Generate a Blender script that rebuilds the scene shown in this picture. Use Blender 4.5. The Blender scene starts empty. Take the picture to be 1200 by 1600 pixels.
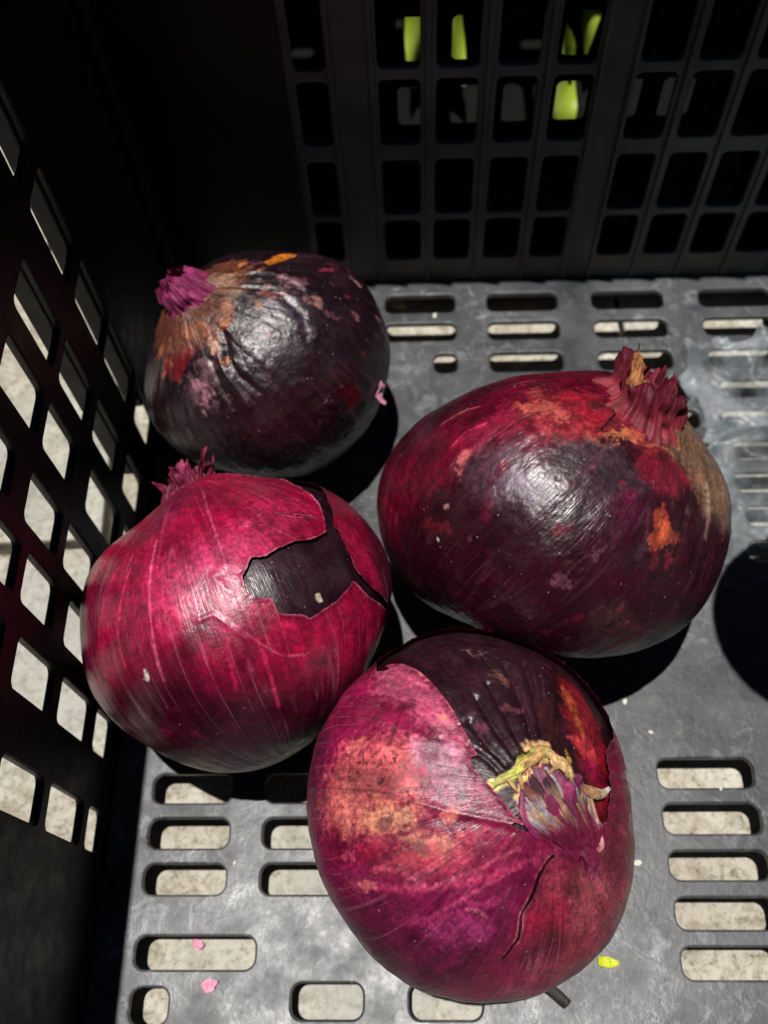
import bpy, math, random
import numpy as np
from mathutils import Matrix, Vector

scene = bpy.context.scene
COL = scene.collection
R = math.radians

# ------------------------------------------------------------------ camera
FOCAL_PX, H_PX = 1492.0, 1600.0
cam_d = bpy.data.cameras.new("camera")
cam = bpy.data.objects.new("camera", cam_d); COL.objects.link(cam)
cam_d.sensor_fit = 'VERTICAL'; cam_d.sensor_height = 36.0; cam_d.lens = FOCAL_PX / H_PX * 36.0
cx = Vector((0.9989, -0.0308, -0.0357)); cf = Vector((-0.0176, 0.4591, -0.8882)).normalized()
cr = (cx - cf * cx.dot(cf)).normalized(); cu = cr.cross(cf)
CAM = Vector((0, 0, 0.36))
m = Matrix.Identity(4)
for i in range(3):
    m[i][0], m[i][1], m[i][2], m[i][3] = cr[i], cu[i], -cf[i], CAM[i]
cam.matrix_world = m
cam_d.clip_start = 0.01; cam_d.clip_end = 100
cam_d.dof.use_dof = True; cam_d.dof.focus_distance = 0.275; cam_d.dof.aperture_fstop = 12.0
scene.camera = cam

# ------------------------------------------------------------------ light
SUN_DIR = Vector((-0.048, 0.012, 1.0)).normalized()          # towards the sun
elev = math.asin(SUN_DIR.z); azim = math.atan2(SUN_DIR.x, SUN_DIR.y)
world = bpy.data.worlds.new("World"); scene.world = world; world.use_nodes = True
wn = world.node_tree; wn.nodes.clear()
sky = wn.nodes.new("ShaderNodeTexSky"); sky.sky_type = 'NISHITA'; sky.sun_disc = False
sky.sun_elevation = elev; sky.sun_rotation = azim
sky.altitude = 3000; sky.air_density = 0.3; sky.dust_density = 0.1
bg = wn.nodes.new("ShaderNodeBackground"); bg.inputs[1].default_value = 0.05
wo = wn.nodes.new("ShaderNodeOutputWorld")
wn.links.new(sky.outputs[0], bg.inputs[0]); wn.links.new(bg.outputs[0], wo.inputs[0])
sl = bpy.data.lights.new("sun", 'SUN'); sl.energy = 5.0; sl.angle = R(0.53); sl.color = (1.0, 0.965, 0.91)
sun = bpy.data.objects.new("sun", sl); COL.objects.link(sun)
sun.rotation_euler = SUN_DIR.to_track_quat('Z', 'Y').to_euler()
sun.location = SUN_DIR * 3
scene.view_settings.view_transform = 'Standard'; scene.view_settings.look = 'None'
scene.view_settings.exposure = 0.0; scene.view_settings.gamma = 1.0
scene.cycles.max_bounces = 6; scene.cycles.diffuse_bounces = 3

# ------------------------------------------------------------------ object helpers
def lin(c):
    return tuple((v / 255 / 12.92) if v / 255 <= 0.04045 else ((v / 255 + 0.055) / 1.055) ** 2.4 for v in c[:3])

def tag(o, label=None, cat=None, group=None, kind=None):
    if label: o["label"] = label
    if cat: o["category"] = cat
    if group: o["group"] = group
    if kind: o["kind"] = kind
    return o

def empty(name, loc, rz=0.0):
    o = bpy.data.objects.new(name, None); COL.objects.link(o)
    o.location = loc; o.rotation_euler = (0, 0, rz); o.empty_display_size = 0.02
    return o

def link(name, me, mat, parent=None):
    o = bpy.data.objects.new(name, me); COL.objects.link(o)
    if mat: me.materials.clear(); me.materials.append(mat)
    if parent: o.parent = parent
    return o

def mesh_np(name, V, faces, col=None, aux=None, uv=None, smooth=True):
    """V (n,3); faces: list of integer arrays (k, 3|4); col/aux (n,3) point colours; uv (n,2)."""
    me = bpy.data.meshes.new(name)
    me.vertices.add(len(V)); me.vertices.foreach_set("co", np.ascontiguousarray(V, np.float32).ravel())
    idx = np.concatenate([f.ravel() for f in faces]).astype(np.int32)
    tot = np.concatenate([np.full(len(f), f.shape[1], np.int32) for f in faces])
    st = np.concatenate([[0], np.cumsum(tot)[:-1]]).astype(np.int32)
    me.loops.add(len(idx)); me.loops.foreach_set("vertex_index", idx)
    me.polygons.add(len(tot)); me.polygons.foreach_set("loop_start", st); me.polygons.foreach_set("loop_total", tot)
    me.polygons.foreach_set("use_smooth", np.full(len(tot), smooth))
    me.update(calc_edges=True); me.validate()
    for nm, a in (("col", col), ("aux", aux)):
        if a is not None:
            at = me.attributes.new(nm, 'FLOAT_COLOR', 'POINT')
            at.data.foreach_set("color", np.concatenate([a, np.ones((len(a), 1))], 1).astype(np.float32).ravel())
    if uv is not None:
        u = me.uv_layers.new(name="UVMap"); li = np.zeros(len(me.loops), np.int32)
        me.loops.foreach_get("vertex_index", li)
        u.data.foreach_set("uv", uv[li].astype(np.float32).ravel())
    return me

def grid_faces(n1, n2):
    i = np.arange(n1 - 1)[:, None] * n2 + np.arange(n2 - 1)[None]
    i = i.ravel()
    return np.stack([i, i + n2, i + n2 + 1, i + 1], 1)

# ------------------------------------------------------------------ numpy noise
def _h(x, y, z, seed):
    h = (x * 374761393 + y * 668265263 + z * 2147483647 + seed * 144665) & 0xffffffff
    h = ((h ^ (h >> 13)) * 1274126177) & 0xffffffff
    h = ((h ^ (h >> 16)) * 2246822519) & 0xffffffff
    return ((h ^ (h >> 15)) & 0xffff).astype(np.float32) / 32767.5 - 1.0

def vnoise(P, seed=0):
    F = np.floor(P); f = (P - F).astype(np.float32); f = f * f * (3 - 2 * f); I = F.astype(np.int64)
    x, y, z = I[..., 0], I[..., 1], I[..., 2]; a, b, c = f[..., 0], f[..., 1], f[..., 2]
    o = 0
    for dx in (0, 1):
        for dy in (0, 1):
            for dz in (0, 1):
                w = (a if dx else 1 - a) * (b if dy else 1 - b) * (c if dz else 1 - c)
                o = o + w * _h(x + dx, y + dy, z + dz, seed)
    return o

def fbm(P, seed=0, oct=4, gain=0.5):
    s, amp, t = 0, 1.0, 0
    for k in range(oct):
        s = s + amp * vnoise(P * (2.03 ** k) + 17.3 * k, seed + k); t += amp; amp *= gain
    return s / t

def sstep(a, b, x):
    t = np.clip((x - a) / (b - a), 0, 1); return t * t * (3 - 2 * t)

# ------------------------------------------------------------------ materials
def new_mat(name):
    mt = bpy.data.materials.new(name); mt.use_nodes = True
    nt = mt.node_tree; bs = nt.nodes["Principled BSDF"]
    return mt, nt, bs

def nd(nt, t, **kw):
    n = nt.nodes.new(t)
    for k, v in kw.items():
        if k in n.inputs: n.inputs[k].default_value = v
        else: setattr(n, k, v)
    return n

def ramp(nt, fac, stops):
    n = nt.nodes.new("ShaderNodeValToRGB"); e = n.color_ramp.elements
    while len(e) < len(stops): e.new(0.5)
    for q, (p, c) in zip(e, stops): q.position = p; q.color = (*c, 1) if len(c) == 3 else c
    nt.links.new(fac, n.inputs[0]); return n

def g(v): return (v, v, v)

def noise(nt, scale, detail=4, rough=0.55, coord="Object", stretch=None, dist=0.0):
    tc = nd(nt, "ShaderNodeTexCoord"); src = tc.outputs[coord]
    if stretch:
        mp = nd(nt, "ShaderNodeMapping"); mp.inputs["Scale"].default_value = stretch
        nt.links.new(src, mp.inputs[0]); src = mp.outputs[0]
    n = nd(nt, "ShaderNodeTexNoise", Scale=scale, Detail=detail, Roughness=rough, Distortion=dist)
    nt.links.new(src, n.inputs["Vector"]); return n

def mix(nt, fac, a, b, mode='MIX'):
    n = nt.nodes.new("ShaderNodeMix"); n.data_type = 'RGBA'; n.blend_type = mode
    for sock, v in ((0, fac), (6, a), (7, b)):
        if hasattr(v, "is_linked") or hasattr(v, "links"): nt.links.new(v, n.inputs[sock])
        else: n.inputs[sock].default_value = v if not isinstance(v, tuple) else (*v, 1)
    return n.outputs[2]

def bump(nt, bs, h, strength, dist):
    b = nd(nt, "ShaderNodeBump", Strength=strength, Distance=dist)
    nt.links.new(h, b.inputs["Height"]); nt.links.new(b.outputs[0], bs.inputs["Normal"]); return b

def onion_material(name, streak=0.22, speck=1.0, spec=0.5, coat=0.0, vein=0.35):
    mt, nt, bs = new_mat(name); L = nt.links.new
    at = nd(nt, "ShaderNodeAttribute", attribute_name="col"); ax = nd(nt, "ShaderNodeAttribute", attribute_name="aux")
    sx = nd(nt, "ShaderNodeSeparateColor"); L(ax.outputs["Color"], sx.inputs[0])
    # fibres that run from neck to root
    fb = noise(nt, 1.0, 5, 0.6, "UV", (150, 4.0, 1)); fb2 = noise(nt, 1.0, 3, 0.6, "UV", (420, 10.0, 1))
    r1 = ramp(nt, fb.outputs[0], [(0.3, g(1 - streak * 1.6)), (0.7, g(1 + streak * 1.2))])
    c = mix(nt, 1.0, at.outputs["Color"], r1.outputs[0], 'MULTIPLY')
    vn = noise(nt, 1.0, 2, 0.4, "UV", (46, 1.6, 1)); vr = ramp(nt, vn.outputs[0], [(0.482, g(0)), (0.5, g(vein)), (0.518, g(0))])
    vp = noise(nt, 45, 3, 0.6); vm = nd(nt, "ShaderNodeMath", operation='MULTIPLY'); L(vr.outputs[0], vm.inputs[0])
    L(ramp(nt, vp.outputs[0], [(0.45, g(0)), (0.6, g(1))]).outputs[0], vm.inputs[1])
    c = mix(nt, vm.outputs[0], c, mix(nt, 0.5, c, (0.62, 0.22, 0.30)))
    fine = noise(nt, 900, 4, 0.65); r2 = ramp(nt, fine.outputs[0], [(0.3, g(0.66)), (0.7, g(1.30))])
    c = mix(nt, 1.0, c, r2.outputs[0], 'MULTIPLY')
    # blotches, darker pigment clouds
    bl = noise(nt, 110, 5, 0.7); r3 = ramp(nt, bl.outputs[0], [(0.34, g(0.55)), (0.58, g(1.10))])
    c = mix(nt, 0.8, c, mix(nt, 1.0, c, r3.outputs[0], 'MULTIPLY'))
    # dark speckles where aux.g asks for them
    dk = noise(nt, 620, 3, 0.6); pm = noise(nt, 120, 3, 0.5)
    md = nd(nt, "ShaderNodeMath", operation='MULTIPLY'); L(ramp(nt, dk.outputs[0], [(0.535, g(0)), (0.60, g(1))]).outputs[0], md.inputs[0])
    L(ramp(nt, pm.outputs[0], [(0.42, g(0)), (0.58, g(1))]).outputs[0], md.inputs[1])
    md2 = nd(nt, "ShaderNodeMath", operation='MULTIPLY'); L(md.outputs[0], md2.inputs[0]); L(sx.outputs[1], md2.inputs[1])
    c = mix(nt, md2.outputs[0], c, (0.018, 0.004, 0.008))
    # pale dust specks and tiny lint
    vo = nd(nt, "ShaderNodeTexVoronoi", Scale=640.0, Randomness=1.0); tc = nd(nt, "ShaderNodeTexCoord"); L(tc.outputs["Object"], vo.inputs["Vector"])
    sc_ = nd(nt, "ShaderNodeSeparateColor"); L(vo.outputs["Color"], sc_.inputs[0])
    thr = ramp(nt, sc_.outputs[0], [(0.60, g(0)), (0.95, g(0.10)), (1.0, g(0.20))])
    lt = nd(nt, "ShaderNodeMath", operation='LESS_THAN'); L(vo.outputs["Distance"], lt.inputs[0]); L(thr.outputs[0], lt.inputs[1])
    lm = nd(nt, "ShaderNodeMath", operation='MULTIPLY'); L(lt.outputs[0], lm.inputs[0]); lm.inputs[1].default_value = 0.45 * speck
    c = mix(nt, lm.outputs[0], c, (0.42, 0.33, 0.31))
    # thin grey bloom of dust
    db = noise(nt, 60, 6, 0.7, dist=0.6); dr = ramp(nt, db.outputs[0], [(0.5, g(0)), (0.8, g(0.05))])
    c = mix(nt, dr.outputs[0], c, (0.30, 0.24, 0.25))
    L(c, bs.inputs["Base Color"])
    rn = noise(nt, 260, 4, 0.7); rr = ramp(nt, rn.outputs[0], [(0.3, g(-0.17)), (0.7, g(0.15))])
    ad = nd(nt, "ShaderNodeMath", operation='ADD'); L(rr.outputs[0], ad.inputs[0]); L(sx.outputs[0], ad.inputs[1]); L(ad.outputs[0], bs.inputs["Roughness"])
    bs.inputs["Specular IOR Level"].default_value = spec
    bs.inputs["Coat Weight"].default_value = coat; bs.inputs["Coat Roughness"].default_value = 0.3
    # relief: fibres + pores
    s = nd(nt, "ShaderNodeMath", operation='ADD'); L(fb2.outputs[0], s.inputs[0])
    m2 = nd(nt, "ShaderNodeMath", operation='MULTIPLY'); L(rn.outputs[0], m2.inputs[0]); m2.inputs[1].default_value = 1.6
    L(m2.outputs[0], s.inputs[1])
    bump(nt, bs, s.outputs[0], 0.55, 0.00026)
    return mt

M = {}
M["skin"] = onion_material("onion_skin", 0.20, 0.9, 0.65, 0.0, 0.38)
M["bulb"] = onion_material("onion_bulb", 0.18, 1.0, 0.6, 0.0, 0.10)
M["husk"] = onion_material("onion_husk", 0.25, 0.4, 0.35)

def plastic(name, lo, hi, scale, rough, bumpd=0.0003, dust=None, spec=0.22):
    mt, nt, bs = new_mat(name); L = nt.links.new
    n1 = noise(nt, scale, 6, 0.65, dist=0.5); c = ramp(nt, n1.outputs[0], [(0.3, lo), (0.72, hi)]).outputs[0]
    if dust:
        n2 = noise(nt, scale * 5.5, 6, 0.75, dist=1.2); f = ramp(nt, n2.outputs[0], [(0.52, g(0)), (0.75, g(0.75))])
        n3 = noise(nt, scale * 0.8, 3, 0.5); f3 = ramp(nt, n3.outputs[0], [(0.42, g(0.08)), (0.66, g(1))])
        ff = nd(nt, "ShaderNodeMath", operation='MULTIPLY'); L(f.outputs[0], ff.inputs[0]); L(f3.outputs[0], ff.inputs[1])
        c = mix(nt, ff.outputs[0], c, dust)
        n4 = noise(nt, 1.0, 4, 0.6, "Object", (900, 60, 60), 0.8); f4 = ramp(nt, n4.outputs[0], [(0.66, g(0)), (0.70, g(0.30))])
        c = mix(nt, f4.outputs[0], c, dust)
    L(c, bs.inputs["Base Color"])
    n5 = noise(nt, scale * 3, 5, 0.7); L(ramp(nt, n5.outputs[0], [(0.3, g(rough - 0.1)), (0.7, g(rough + 0.15))]).outputs[0], bs.inputs["Roughness"])
    n6 = noise(nt, scale * 7, 5, 0.7); bump(nt, bs, n6.outputs[0], 0.5, bumpd)
    bs.inputs['Specular IOR Level'].default_value = spec
    return mt

M["wall"] = plastic("black_plastic", (0.0045, 0.0048, 0.0052), (0.0095, 0.010, 0.0098), 45, 0.42)
M["floor"] = plastic("worn_black_plastic", (0.016, 0.018, 0.022), (0.094, 0.098, 0.107), 24, 0.40, 0.00045, (0.42, 0.43, 0.45), 0.42)
M["rim"] = M["wall"]
M["wall2"] = plastic("dull_black_plastic", (0.004, 0.0045, 0.0045), (0.008, 0.0085, 0.008), 45, 0.7, spec=0.06)
M["wall_lit"] = plastic("light_greyed_black_plastic", (0.010, 0.011, 0.011), (0.13, 0.133, 0.125), 11, 0.42, spec=0.4)  # grey patches painted in for the light on the back wall bars

def stone():
    mt, nt, bs = new_mat("pale_stone"); L = nt.links.new
    oi = nd(nt, "ShaderNodeObjectInfo")
    n1 = noise(nt, 14, 6, 0.62, dist=0.7); c = ramp(nt, n1.outputs[0], [(0.28, (0.36, 0.33, 0.27)), (0.5, (0.47, 0.44, 0.37)), (0.75, (0.56, 0.54, 0.48))]).outputs[0]
    n2 = noise(nt, 120, 5, 0.7, dist=0.8); c = mix(nt, 1.0, c, ramp(nt, n2.outputs[0], [(0.33, (0.58, 0.53, 0.44)), (0.56, g(1.04))]).outputs[0], 'MULTIPLY')
    n5 = noise(nt, 420, 4, 0.75); c = mix(nt, 1.0, c, ramp(nt, n5.outputs[0], [(0.32, (0.45, 0.42, 0.38)), (0.5, g(1.02))]).outputs[0], 'MULTIPLY')
    n3 = noise(nt, 9, 4, 0.6); c = mix(nt, ramp(nt, n3.outputs[0], [(0.5, g(0)), (0.62, g(0.5))]).outputs[0], c, (0.34, 0.355, 0.34))
    c = mix(nt, 1.0, c, ramp(nt, oi.outputs["Random"], [(0, g(0.9)), (1, g(1.06))]).outputs[0], 'MULTIPLY')
    L(c, bs.inputs["Base Color"]); bs.inputs["Roughness"].default_value = 0.75
    n4 = noise(nt, 260, 6, 0.7); bump(nt, bs, n4.outputs[0], 0.6, 0.0008)
    return mt
M["stone"] = stone()

def earth():
    mt, nt, bs = new_mat("joint_earth")
    n = noise(nt, 80, 5, 0.7); nt.links.new(ramp(nt, n.outputs[0], [(0.3, (0.16, 0.14, 0.11)), (0.7, (0.30, 0.27, 0.22))]).outputs[0], bs.inputs["Base Color"])
    bs.inputs["Roughness"].default_value = 0.9; return mt
M["earth"] = earth()

def leafmat():
    mt, nt, bs = new_mat("leaf_green"); L = nt.links.new
    n = noise(nt, 40, 4, 0.6); c = ramp(nt, n.outputs[0], [(0.3, (0.30, 0.50, 0.02)), (0.7, (0.58, 0.72, 0.05))]).outputs[0]
    at = nd(nt, "ShaderNodeAttribute", attribute_name="aux"); c = mix(nt, at.outputs["Fac"], c, (0.60, 0.66, 0.25))
    L(c, bs.inputs["Base Color"]); bs.inputs["Roughness"].default_value = 0.45
    tr = nd(nt, "ShaderNodeBsdfTranslucent"); L(c, tr.inputs[0]); ms = nd(nt, "ShaderNodeMixShader", Fac=0.4)
    L(bs.outputs[0], ms.inputs[1]); L(tr.outputs[0], ms.inputs[2]); L(ms.outputs[0], nt.nodes["Material Output"].inputs[0])
    return mt
M["leaf"] = leafmat()

def film():  # material of the sheet added to stand in for floor glints
    mt, nt, bs = new_mat("clear_film"); L = nt.links.new
    n = noise(nt, 70, 4, 0.6); L(ramp(nt, n.outputs[0], [(0.3, (0.10, 0.14, 0.17)), (0.62, (0.62, 0.66, 0.70))]).outputs[0], bs.inputs["Base Color"])  # pale and dark bluish tints painted in for glints
    bs.inputs["Roughness"].default_value = 0.36; bs.inputs["Specular IOR Level"].default_value = 0.6
    tp = nd(nt, "ShaderNodeBsdfTransparent"); tp.inputs[0].default_value = (0.92, 0.94, 0.95, 1)
    ms = nd(nt, "ShaderNodeMixShader"); n2 = noise(nt, 45, 3, 0.5); L(ramp(nt, n2.outputs[0], [(0.36, g(0.06)), (0.64, g(0.50))]).outputs[0], ms.inputs[0])
    L(tp.outputs[0], ms.inputs[1]); L(bs.outputs[0], ms.inputs[2]); L(ms.outputs[0], nt.nodes["Material Output"].inputs[0])
    n3 = noise(nt, 300, 3, 0.5); bump(nt, bs, n3.outputs[0], 0.4, 0.0004)
    return mt
M["film"] = film()

def simple(name, c1, c2, scale, rough, stretch=None):
    mt, nt, bs = new_mat(name); n = noise(nt, scale, 5, 0.65, "Object", stretch)
    nt.links.new(ramp(nt, n.outputs[0], [(0.3, c1), (0.7, c2)]).outputs[0], bs.inputs["Base Color"])
    bs.inputs["Roughness"].default_value = rough; bump(nt, bs, n.outputs[0], 0.3, 0.0004); return mt
M["pink"] = simple("pink_scrap", lin((205, 120, 150)), lin((225, 165, 185)), 400, 0.6)
M["palehusk"] = simple("pale_husk", lin((150, 100, 105)), lin((196, 150, 148)), 300, 0.45)
M["lime"] = simple("lime_scrap", (0.42, 0.50, 0.01), (0.60, 0.62, 0.02), 300, 0.4)
M["tan"] = simple("dry_skin", lin((190, 170, 130)), lin((220, 205, 170)), 300, 0.6)
M["brown"] = simple("dry_brown", lin((96, 70, 40)), lin((170, 140, 90)), 200, 0.7, (1, 6, 1))
M["crumb"] = simple("crumb_white", (0.5, 0.48, 0.42), (0.7, 0.68, 0.62), 300, 0.7)
M["wood"] = simple("shade_board_wood", (0.22, 0.13, 0.07), (0.40, 0.27, 0.16), 30, 0.6, (1, 9, 9))
M["root"] = simple("dark_root", (0.012, 0.008, 0.008), (0.04, 0.025, 0.02), 300, 0.7)

# ------------------------------------------------------------------ the setting: stone paving
ZG = -0.0160
gm = mesh_np("ground", np.array([(-6, -6, ZG - .012), (6, -6, ZG - .012), (6, 6, ZG - .012), (-6, 6, ZG - .012)], float), [np.array([[0, 1, 2, 3]])])
gr = link("ground", gm, M["earth"]); tag(gr, kind="structure")

def box_mesh(name, sx, sy, sz, bev=0.0, seg=2, jit=0.0, rng=None):
    import bmesh
    bm = bmesh.new(); bmesh.ops.create_cube(bm, size=1.0)
    bmesh.ops.scale(bm, vec=(sx, sy, sz), verts=bm.verts)
    if jit and rng:
        for v in bm.verts: v.co.x += rng.uniform(-jit, jit); v.co.y += rng.uniform(-jit, jit)
    if bev: bmesh.ops.bevel(bm, geom=list(bm.edges), offset=bev, segments=seg, affect='EDGES', profile=0.6)
    me = bpy.data.meshes.new(name); bm.to_mesh(me); bm.free()
    for p in me.polygons: p.use_smooth = False
    return me

rng = random.Random(4)
pav = empty("pavement", (0, 0, ZG)); tag(pav, kind="structure")
ys = [-0.42, -0.23, -0.035, 0.185, 0.36, 0.60, 0.80]; 
for r_i in range(len(ys) - 1):
    x = -0.75 + 0.07 * (r_i % 3)
    while x < 0.75:
        w = rng.uniform(0.16, 0.27); h = ys[r_i + 1] - ys[r_i]
        me = box_mesh("paving_slab", w - .004, h - .004, 0.02, 0.0016, 2, 0.0012, rng)
        o = link("paving_slab", me, M["stone"], pav)
        o.location = (x + w / 2, ys[r_i] + h / 2, -0.010 + rng.uniform(-.0006, .0)); o.rotation_euler = (rng.uniform(-.003, .003), rng.uniform(-.003, .003), 0)
        x += w

# ------------------------------------------------------------------ crates
def rrect(x0, x1, y0, y1, r, n=5):
    r = min(r, (x1 - x0) * .499, (y1 - y0) * .499); P = []
    for cx_, cy_, a0 in ((x1 - r, y1 - r, 0), (x0 + r, y1 - r, 90), (x0 + r, y0 + r, 180), (x1 - r, y0 + r, 270)):
        for k in range(n + 1):
            a = R(a0 + 90 * k / n); P.append((cx_ + r * math.cos(a), cy_ + r * math.sin(a)))
    return P

def panel(name, outer, holes, T, bev, mw, mat, parent, rad=0.002):
    """Moulded sheet with real openings: a filled 2D curve, extruded to thickness T and rounded at every edge."""
    cu_ = bpy.data.curves.new(name, 'CURVE'); cu_.dimensions = '2D'; cu_.fill_mode = 'BOTH'
    cu_.extrude = T / 2 - bev; cu_.bevel_depth = bev; cu_.bevel_resolution = 2; cu_.offset = -bev
    for P in [rrect(*outer, 0.001, 2)] + [rrect(*h[:4], h[4] if len(h) > 4 else rad) for h in holes]:
        sp = cu_.splines.new('POLY'); sp.points.add(len(P) - 1); sp.use_cyclic_u = True
        for q, p in zip(sp.points, P): q.co = (p[0], p[1], 0, 1)
    tmp = bpy.data.objects.new(name + "_curve", cu_); COL.objects.link(tmp)
    dg = bpy.context.evaluated_depsgraph_get(); me = bpy.data.meshes.new_from_object(tmp.evaluated_get(dg))
    bpy.data.objects.remove(tmp); bpy.data.curves.remove(cu_)
    me.transform(mw); me.name = name
    return link(name, me, mat, parent)

def boxp(name, x0, x1, y0, y1, z0, z1, mat, parent, bev=0.0012):
    me = box_mesh(name, x1 - x0, y1 - y0, z1 - z0, bev); me.transform(Matrix.Translation(((x0 + x1) / 2, (y0 + y1) / 2, (z0 + z1) / 2)))
    return link(name, me, mat, parent)

mm = 0.001
U0, U1, V0, V1, ZT, ZB = -0.114, 0.290, -0.200, 0.3115, 0.240, ZG
crate = empty("plastic_crate", (0, 0, ZG), R(-1.9))
tag(crate, "black plastic crate with slotted floor and lattice walls that the onions lie in", "crate")
T = 0.003
YZ = lambda u: Matrix(((0, 0, 1, u), (1, 0, 0, 0), (0, 1, 0, -ZG), (0, 0, 0, 1)))      # panel (x,y)->(v,z)
XZ = lambda v: Matrix(((1, 0, 0, 0), (0, 0, -1, v), (0, 1, 0, -ZG), (0, 0, 0, 1)))      # panel (x,y)->(u,z)
XY = lambda z: Matrix.Translation((0, 0, z - ZG))
# floor slots, in millimetres on the crate floor
S = []
for v0, v1 in ((292, 302.6), (275.3, 285.5), (257, 267.7)):
    for u0, u1 in ((-97, -66), (-60, -27), (-13, 20.4), (35.3, 68.8), (85, 118.7), (135.3, 169), (185, 219), (235, 269)):
        if v0 == 257 and u0 == -13: u0 = 9.5
        S.append((u0, u1, v0, v1))
for k in range(6):
    v = 241 - 16 * k
    for u0, u1 in ((100, 128), (138, 170), (185, 219), (235, 269)):
        if k > 3 and u0 < 130: continue
        S.append((u0 - 2 * (k % 2), u1 - 2 * (k % 2), v, v + 9.5))
for v0, v1 in ((66, 76.4), (50, 60.4), (34.4, 44.6)):
    S.append((-99, -69.5, v0, v1)); S.append((-57, -26, v0, v1)); S.append((-13, 20, v0, v1))
S += [(-99.3, -57.4, 10.4, 20.9), (-99, -86, -6.4, 4.9), (-44.2, -20, -4.6, 6.3), (-4.3, 20, -4.6, 6.3)]
for v0, v1 in ((70.6, 81.2), (54.5, 65), (39, 48.6), (23, 33.2), (7.5, 17.5)):
    S.append((88, 122.8, v0, v1)); S.append((138, 172, v0, v1)); S.append((188, 222, v0, v1))
for v0 in (-27, -43, -59, -75, -150, -166, -182):
    for u0 in (-97, -55, -13, 29, 71, 113, 155, 197, 239): S.append((u0, u0 + 32, v0, v0 + 10))
S = [(a * mm, b * mm, c * mm, d * mm, 0.0036) for a, b, c, d in S]
panel("floor_panel", (U0, U1, V0, V1), S, T, 0.0008, XY(-T / 2), M["floor"], crate)

# left wall lattice (v, z openings), seen edge-on from inside
HL = []
cols = {42.7: [(92, 124), (57, 88.5), (36, 53.5)], 72: [(134, 165), (96, 127), (61, 92.5), (38, 59)],
        94: [(134, 166), (105, 131), (64, 97), (38, 59)], 114.5: [(147, 172), (111, 138), (77, 107), (40, 72)],
        138.5: [(138, 167), (109, 135.5), (62, 97), (38, 58)], 162.5: [(136, 168), (104, 133), (71, 101), (40, 66)],
        193: [(176, 204), (137, 171), (102, 133), (68, 102.5), (38, 64)]}
KX = 1.096
for v0, L_ in cols.items():
    for z0, z1 in L_: HL.append((KX * (v0 + .2) * mm, KX * (v0 + 12.3 + v0 * .02) * mm, (360 - KX * (360 - z0 - 1.2)) * mm, (360 - KX * (360 - z1 + .8)) * mm, 0.0026))
for v0 in (-150, -126, -102, -78):
    for z0 in (40, 74, 108, 142): HL.append((v0 * mm, (v0 + 16) * mm, z0 * mm, (z0 + 27) * mm, 0.0022))
panel("side_wall", (V0 - T, V1 + T, ZB, ZT), HL, T, 0.0006, YZ(U0 - T / 2), M["wall"], crate)
for v0, dep in ((194.5, .0058), (228.0, .0058), (72.5, .004), (258, .006)):
    boxp("wall_rib", U0 - T - dep, U0 - T + .0005, v0 * mm, (v0 + 2.4) * mm, 0.02 - ZG, ZT - ZG, M["wall"], crate, .0006)
# back wall
HB = []
ub = [(-43.6, -31.2), (-12, 4.2), (10.2, 26.5), (33.2, 49), (54.8, 70.2), (85.8, 101.5), (107.3, 123), (128.6, 144.4), (150, 166), (172, 188), (193, 209), (230, 246)]
for u0, u1 in ub:
    for z0, z1 in ((15, 40), (44, 74.5), (82.5, 113.3), (118, 149), (155, 186)): HB.append((u0 * mm, u1 * mm, z0 * mm, z1 * mm, 0.0026))
panel("back_wall", (U0, U1, ZB, ZT), HB, T, 0.0006, XZ(V1 + T / 2), M["wall_lit"], crate)
HR = [((v * mm), (v + 16) * mm, z * mm, (z + 27) * mm, .0024) for v in range(-150, 260, 24) for z in (40, 74, 108, 142)]
panel("side_wall", (V0 - T, V1 + T, ZB, ZT), HR, T, 0.0006, YZ(U1 + T / 2), M["wall"], crate)
HF = [((u * mm), (u + 16) * mm, z * mm, (z + 27) * mm, .0024) for u in range(-70, 260, 24) for z in (40, 74, 108, 142)]
panel("front_wall", (U0, U1, ZB, ZT), HF, T, 0.0006, XZ(V0 - T / 2), M["wall"], crate)
for u0, u1 in ((-21, -18.4), (76, 80.5)):
    boxp("wall_rib", u0 * mm, u1 * mm, V1 + T - .0005, V1 + T + .006, .02 - ZG, ZT - ZG, M["wall"], crate, .0006)
boxp("corner_shade_panel", U0 + .0005, -.0470, V1 - .0014, V1 + .0004, .0006 - ZG, ZT - .001 - ZG, M["wall"], crate, .0006)  # black cover added to paint shade onto this end of the back wall
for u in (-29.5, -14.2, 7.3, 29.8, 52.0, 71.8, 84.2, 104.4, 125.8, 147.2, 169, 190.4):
    boxp("wall_rib", (u - .7) * mm, (u + .7) * mm, V1 - .0016, V1 + .0004, .002 - ZG, ZT - .002 - ZG, M["wall_lit"], crate, .0005)
W = 0.016
boxp("rim", U0 - T - W, U0 - T, V0 - W, V1 + W, ZT - .004 - ZG, ZT - ZG, M["rim"], crate)
boxp("rim", U1 + T, U1 + T + W, V0 - W, V1 + W, ZT - .004 - ZG, ZT - ZG, M["rim"], crate)
boxp("rim", U0 - T + .0002, U1 + T - .0002, V1 + T, V1 + T + W, ZT - .0042 - ZG, ZT - .0002 - ZG, M["rim"], crate)
boxp("rim", U0 - T + .0002, U1 + T - .0002, V0 - T - W, V0 - T, ZT - .0042 - ZG, ZT - .0002 - ZG, M["rim"], crate)
boxp("corner_post", U0 + .0004, U0 + .0056, V1 - .012, V1 - .0004, .0005 - ZG, ZT - .001 - ZG, M["wall"], crate, .002)

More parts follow.
